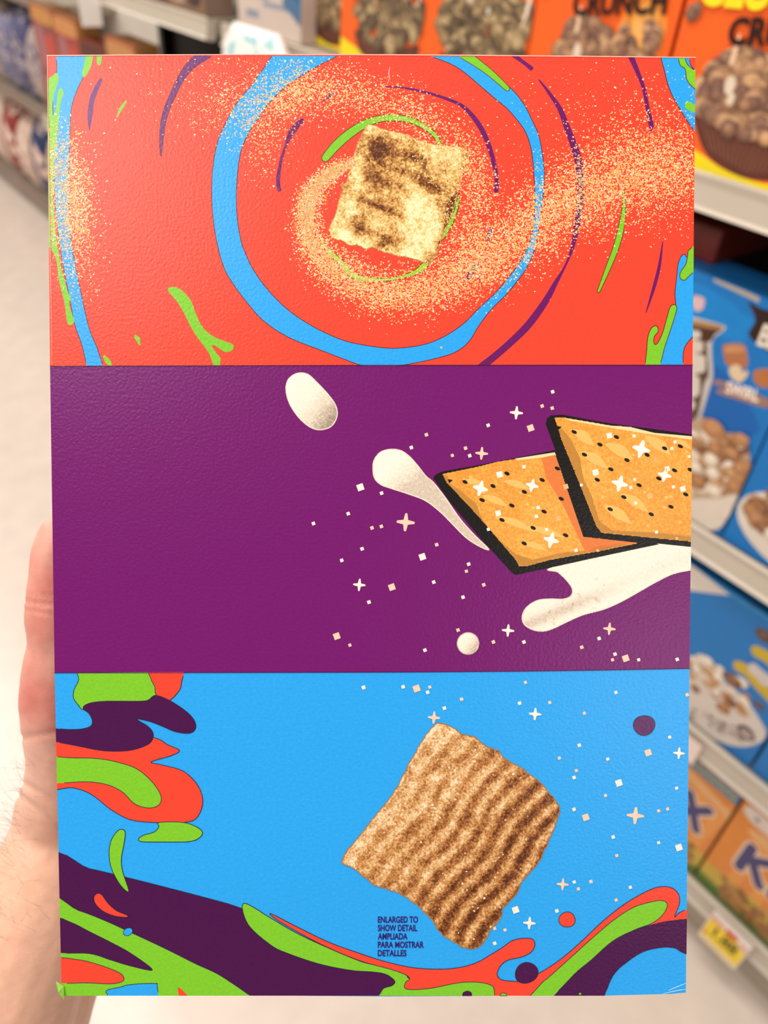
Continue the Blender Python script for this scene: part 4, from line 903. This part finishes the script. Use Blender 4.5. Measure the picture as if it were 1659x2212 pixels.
# ================================================================== the hand and forearm
def cw(px, py, d): return CAM+MC@np.array([(px-W/2)*d/FPX, (py-H/2)*d/FPX, d])
def capsule(bm, p, q, r0, r1, n=20, steps=None):
    p, q = np.array(p), np.array(q); d = q-p; L = np.linalg.norm(d); t = d/L
    a = nrm(np.cross(t, [0.13, .9, .4])); b = np.cross(t, a)
    prof = [(-math.cos(u)*r0, math.sin(u)*r0) for u in np.linspace(.05, math.pi/2, 5)]+[(L+math.sin(u)*r1, math.cos(u)*r1) for u in np.linspace(0, math.pi/2-.05, 5)]
    rings = []
    for h_, r in prof: rings.append([bm.verts.new(tuple(p+t*h_+(a*math.cos(6.2832*i/n)+b*math.sin(6.2832*i/n))*r)) for i in range(n)])
    for A, B in zip(rings[:-1], rings[1:]):
        for i in range(n): bm.faces.new((A[i], A[(i+1) % n], B[(i+1) % n], B[i]))
    bm.faces.new(rings[0][::-1]); bm.faces.new(rings[-1])
def chain(bm, pts):
    C = catmull([(*p[:3], p[3]) for p in pts], False, 3)
    for u, v in zip(C[:-1], C[1:]): capsule(bm, u[:3], v[:3], max(u[3], .004), max(v[3], .004))
bm = bmesh.new()
H_ = lambda px, py, d, r: (*cw(px, py, d), r)
sk = cam
def HX(xc, py, d, r): return (*(CAM+MC@np.array([xc, (py-H/2)*d/FPX, d])), r)
# forearm (two parallel bones give an oval section)
chain(bm, [H_(-190, 2640, .345, .040), H_(-60, 2330, .340, .036), H_(35, 2080, .338, .031), H_(125, 1860, .338, .0245), H_(170, 1740, .345, .024)])
chain(bm, [H_(-150, 2650, .375, .036), H_(0, 2330, .368, .033), H_(90, 2080, .366, .029), H_(185, 1860, .362, .023), H_(230, 1740, .360, .022)])
# palm slabs behind the carton
BK = .344
chain(bm, [H_(170, 1740, .348, .023), HX(-.104, 1600, .348, .020), HX(-.094, 1440, .345, .0175), HX(-.084, 1300, BK, .0155)])
chain(bm, [H_(200, 1740, .352, .022), HX(-.086, 1600, .350, .019), HX(-.070, 1440, .347, .0165), HX(-.058, 1310, BK, .0150)])
chain(bm, [H_(230, 1740, .356, .021), HX(-.072, 1600, .351, .018), HX(-.052, 1460, .347, .0155), HX(-.036, 1360, BK, .0140)])
chain(bm, [H_(245, 1750, .358, .020), HX(-.062, 1620, .351, .017), HX(-.040, 1510, .347, .0145), HX(-.020, 1430, BK, .0130)])
# fingers along the back of the carton, each bent a little
FD = .3345
for pts in ([(-.084, 1300, .0115, .344), (-.070, 1140, .0100, .341), (-.058, 1010, .0090, FD), (-.050, 925, .0080, FD-.002)],
            [(-.058, 1310, .0115, .345), (-.036, 1150, .0105, .342), (-.018, 1020, .0092, FD+.001), (-.006, 935, .0082, FD-.002)],
            [(-.036, 1360, .0110, .344), (-.008, 1220, .0100, .342), (.014, 1110, .0088, FD), (.027, 1035, .0078, FD-.002)],
            [(-.020, 1430, .0100, .343), (.010, 1330, .0086, .341), (.028, 1260, .0076, FD-.001), (.040, 1205, .0068, FD-.003)]):
    chain(bm, [HX(x, y, d, r) for x, y, r, d in pts])
# thenar mound and thumb along the left side of the carton
chain(bm, [H_(150, 1750, .340, .023), HX(-.1275, 1655, .318, .0185), HX(-.1255, 1560, .304, .0160), HX(-.1245, 1490, .296, .0140), HX(-.1230, 1420, .291, .0118)])
chain(bm, [HX(-.1245, 1490, .296, .0135), HX(-.1222, 1400, .290, .0108), HX(-.1215, 1335, .287, .0112), HX(-.1200, 1250, .284, .0100), HX(-.1190, 1190, .282, .0092), HX(-.1178, 1150, .281, .0072)])
chain(bm, [HX(-.1285, 1655, .320, .0180), HX(-.112, 1560, .347, .0185), HX(-.098, 1450, .344, .0165)])
me = bpy.data.meshes.new('arm_raw'); bm.to_mesh(me); bm.free()
raw = bpy.data.objects.new('arm_raw', me); COL.objects.link(raw)
rm = raw.modifiers.new('r', 'REMESH'); rm.mode = 'VOXEL'; rm.voxel_size = .0013; rm.use_smooth_shade = True
sm = raw.modifiers.new('s', 'SMOOTH'); sm.factor = .5; sm.iterations = 14
dg = bpy.context.evaluated_depsgraph_get(); dg.update()
me2 = bpy.data.meshes.new_from_object(raw.evaluated_get(dg)); me2.name = 'person'
bpy.data.objects.remove(raw)
for p in me2.polygons: p.use_smooth = True
# creases and skin colour
nv = len(me2.vertices); co = np.empty(nv*3); me2.vertices.foreach_get('co', co); co = co.reshape(-1, 3)
no = np.empty(nv*3); me2.vertices.foreach_get('normal', no); no = no.reshape(-1, 3)
q_ = (co-CAM)@MC; pxs = q_[:, 0]*FPX/q_[:, 2]+W/2; pys = q_[:, 1]*FPX/q_[:, 2]+H/2
disp = np.zeros(nv)
for yc, sl, dp, wd in ((1300, .1, .0006, 5), (1318, .15, .0005, 4), (1285, .05, .0004, 4), (1592, -.15, .0008, 7), (1700, .55, .0011, 9), (1735, .75, .0010, 9)):
    d_ = pys-(yc+sl*(pxs-60)); disp -= dp*np.exp(-(d_/wd)**2)*(pxs < 260)
fb = fbm(pxs*1.0+500, pys*1.0+500, 90, 31, 4)-.5; disp += fb*.0012
co += no*disp[:, None]; me2.vertices.foreach_set('co', co.ravel())
tcol = np.array([lin('ecb4a0'), lin('d67e72'), lin('ecb79c')])
redn = np.clip(np.exp(-((pys-1290)/150)**2)*.8+np.exp(-((pys-1520)/75)**2)*.75+(fbm(pxs+900, pys+900, 60, 33, 3)-.5)*.9, 0, 1)
pal_ = np.clip((pys-1650)/200, 0, 1)[:, None]
base = tcol[0]*(1-pal_)+tcol[2]*pal_
colv = base*(1-redn[:, None]*(1-.6*pal_))+tcol[1]*redn[:, None]*(1-.6*pal_)
at = me2.color_attributes.new('Col', 'FLOAT_COLOR', 'POINT'); buf = np.ones((nv, 4), np.float32); buf[:, :3] = colv; at.data.foreach_set('color', buf.ravel())
M_skin = mat('skin', 'e8b49c', rough=.42, spec=.4, attr=True, nscale=260, namt=.05, bump=.35, bscale=900, bdist=.0003, sss=.12)
person = link('person', me2, M_skin); tag(person, "person's bare left hand and hairy forearm gripping the box from behind, thumb along its side", 'person')
# forearm hair
rs3 = np.random.RandomState(5)
cand = np.nonzero((pxs > -60) & (pxs < 110) & (pys > 1640) & (pys < 2060) & ((no@F_) < .25))[0]
wgt = np.exp(-((pxs[cand]+no[cand]@R_*-30)/55)**2)*np.clip((2080-pys[cand])/300, .1, 1)
wgt /= wgt.sum(); pick = rs3.choice(cand, 260, p=wgt)
V_, Fh = [], []
for i in pick:
    p = co[i]; n_ = no[i]; tdir = nrm(-D_*.5+R_*rs3.uniform(-1.1, .2)+n_*.3+rs3.randn(3)*.25)
    L = .006+.006*rs3.rand(); cur = rs3.randn(3)*.35; pts = []
    for j in range(6):
        t = j/5; pts.append(p+tdir*L*t+cur*L*t*t*.8+n_*L*.25*t*(1-t))
    r = .00004
    for j, pt_ in enumerate(pts):
        rr_ = r*(1-.6*j/5)
        for a in range(3): V_.append(tuple(pt_+(R_*math.cos(a*2.094)+D_*math.sin(a*2.094))*rr_))
    b = len(V_)-18
    for j in range(5):
        for a in range(3): Fh.append((b+j*3+a, b+j*3+(a+1) % 3, b+j*3+3+(a+1) % 3, b+j*3+3+a))
mh = bpy.data.meshes.new('arm_hair'); mh.from_pydata(V_, [], Fh)
hr = link('arm_hair', mh, mat('brown_hair', '4a3020', rough=.5, nscale=50, namt=.1), person); hr['kind'] = 'stuff'
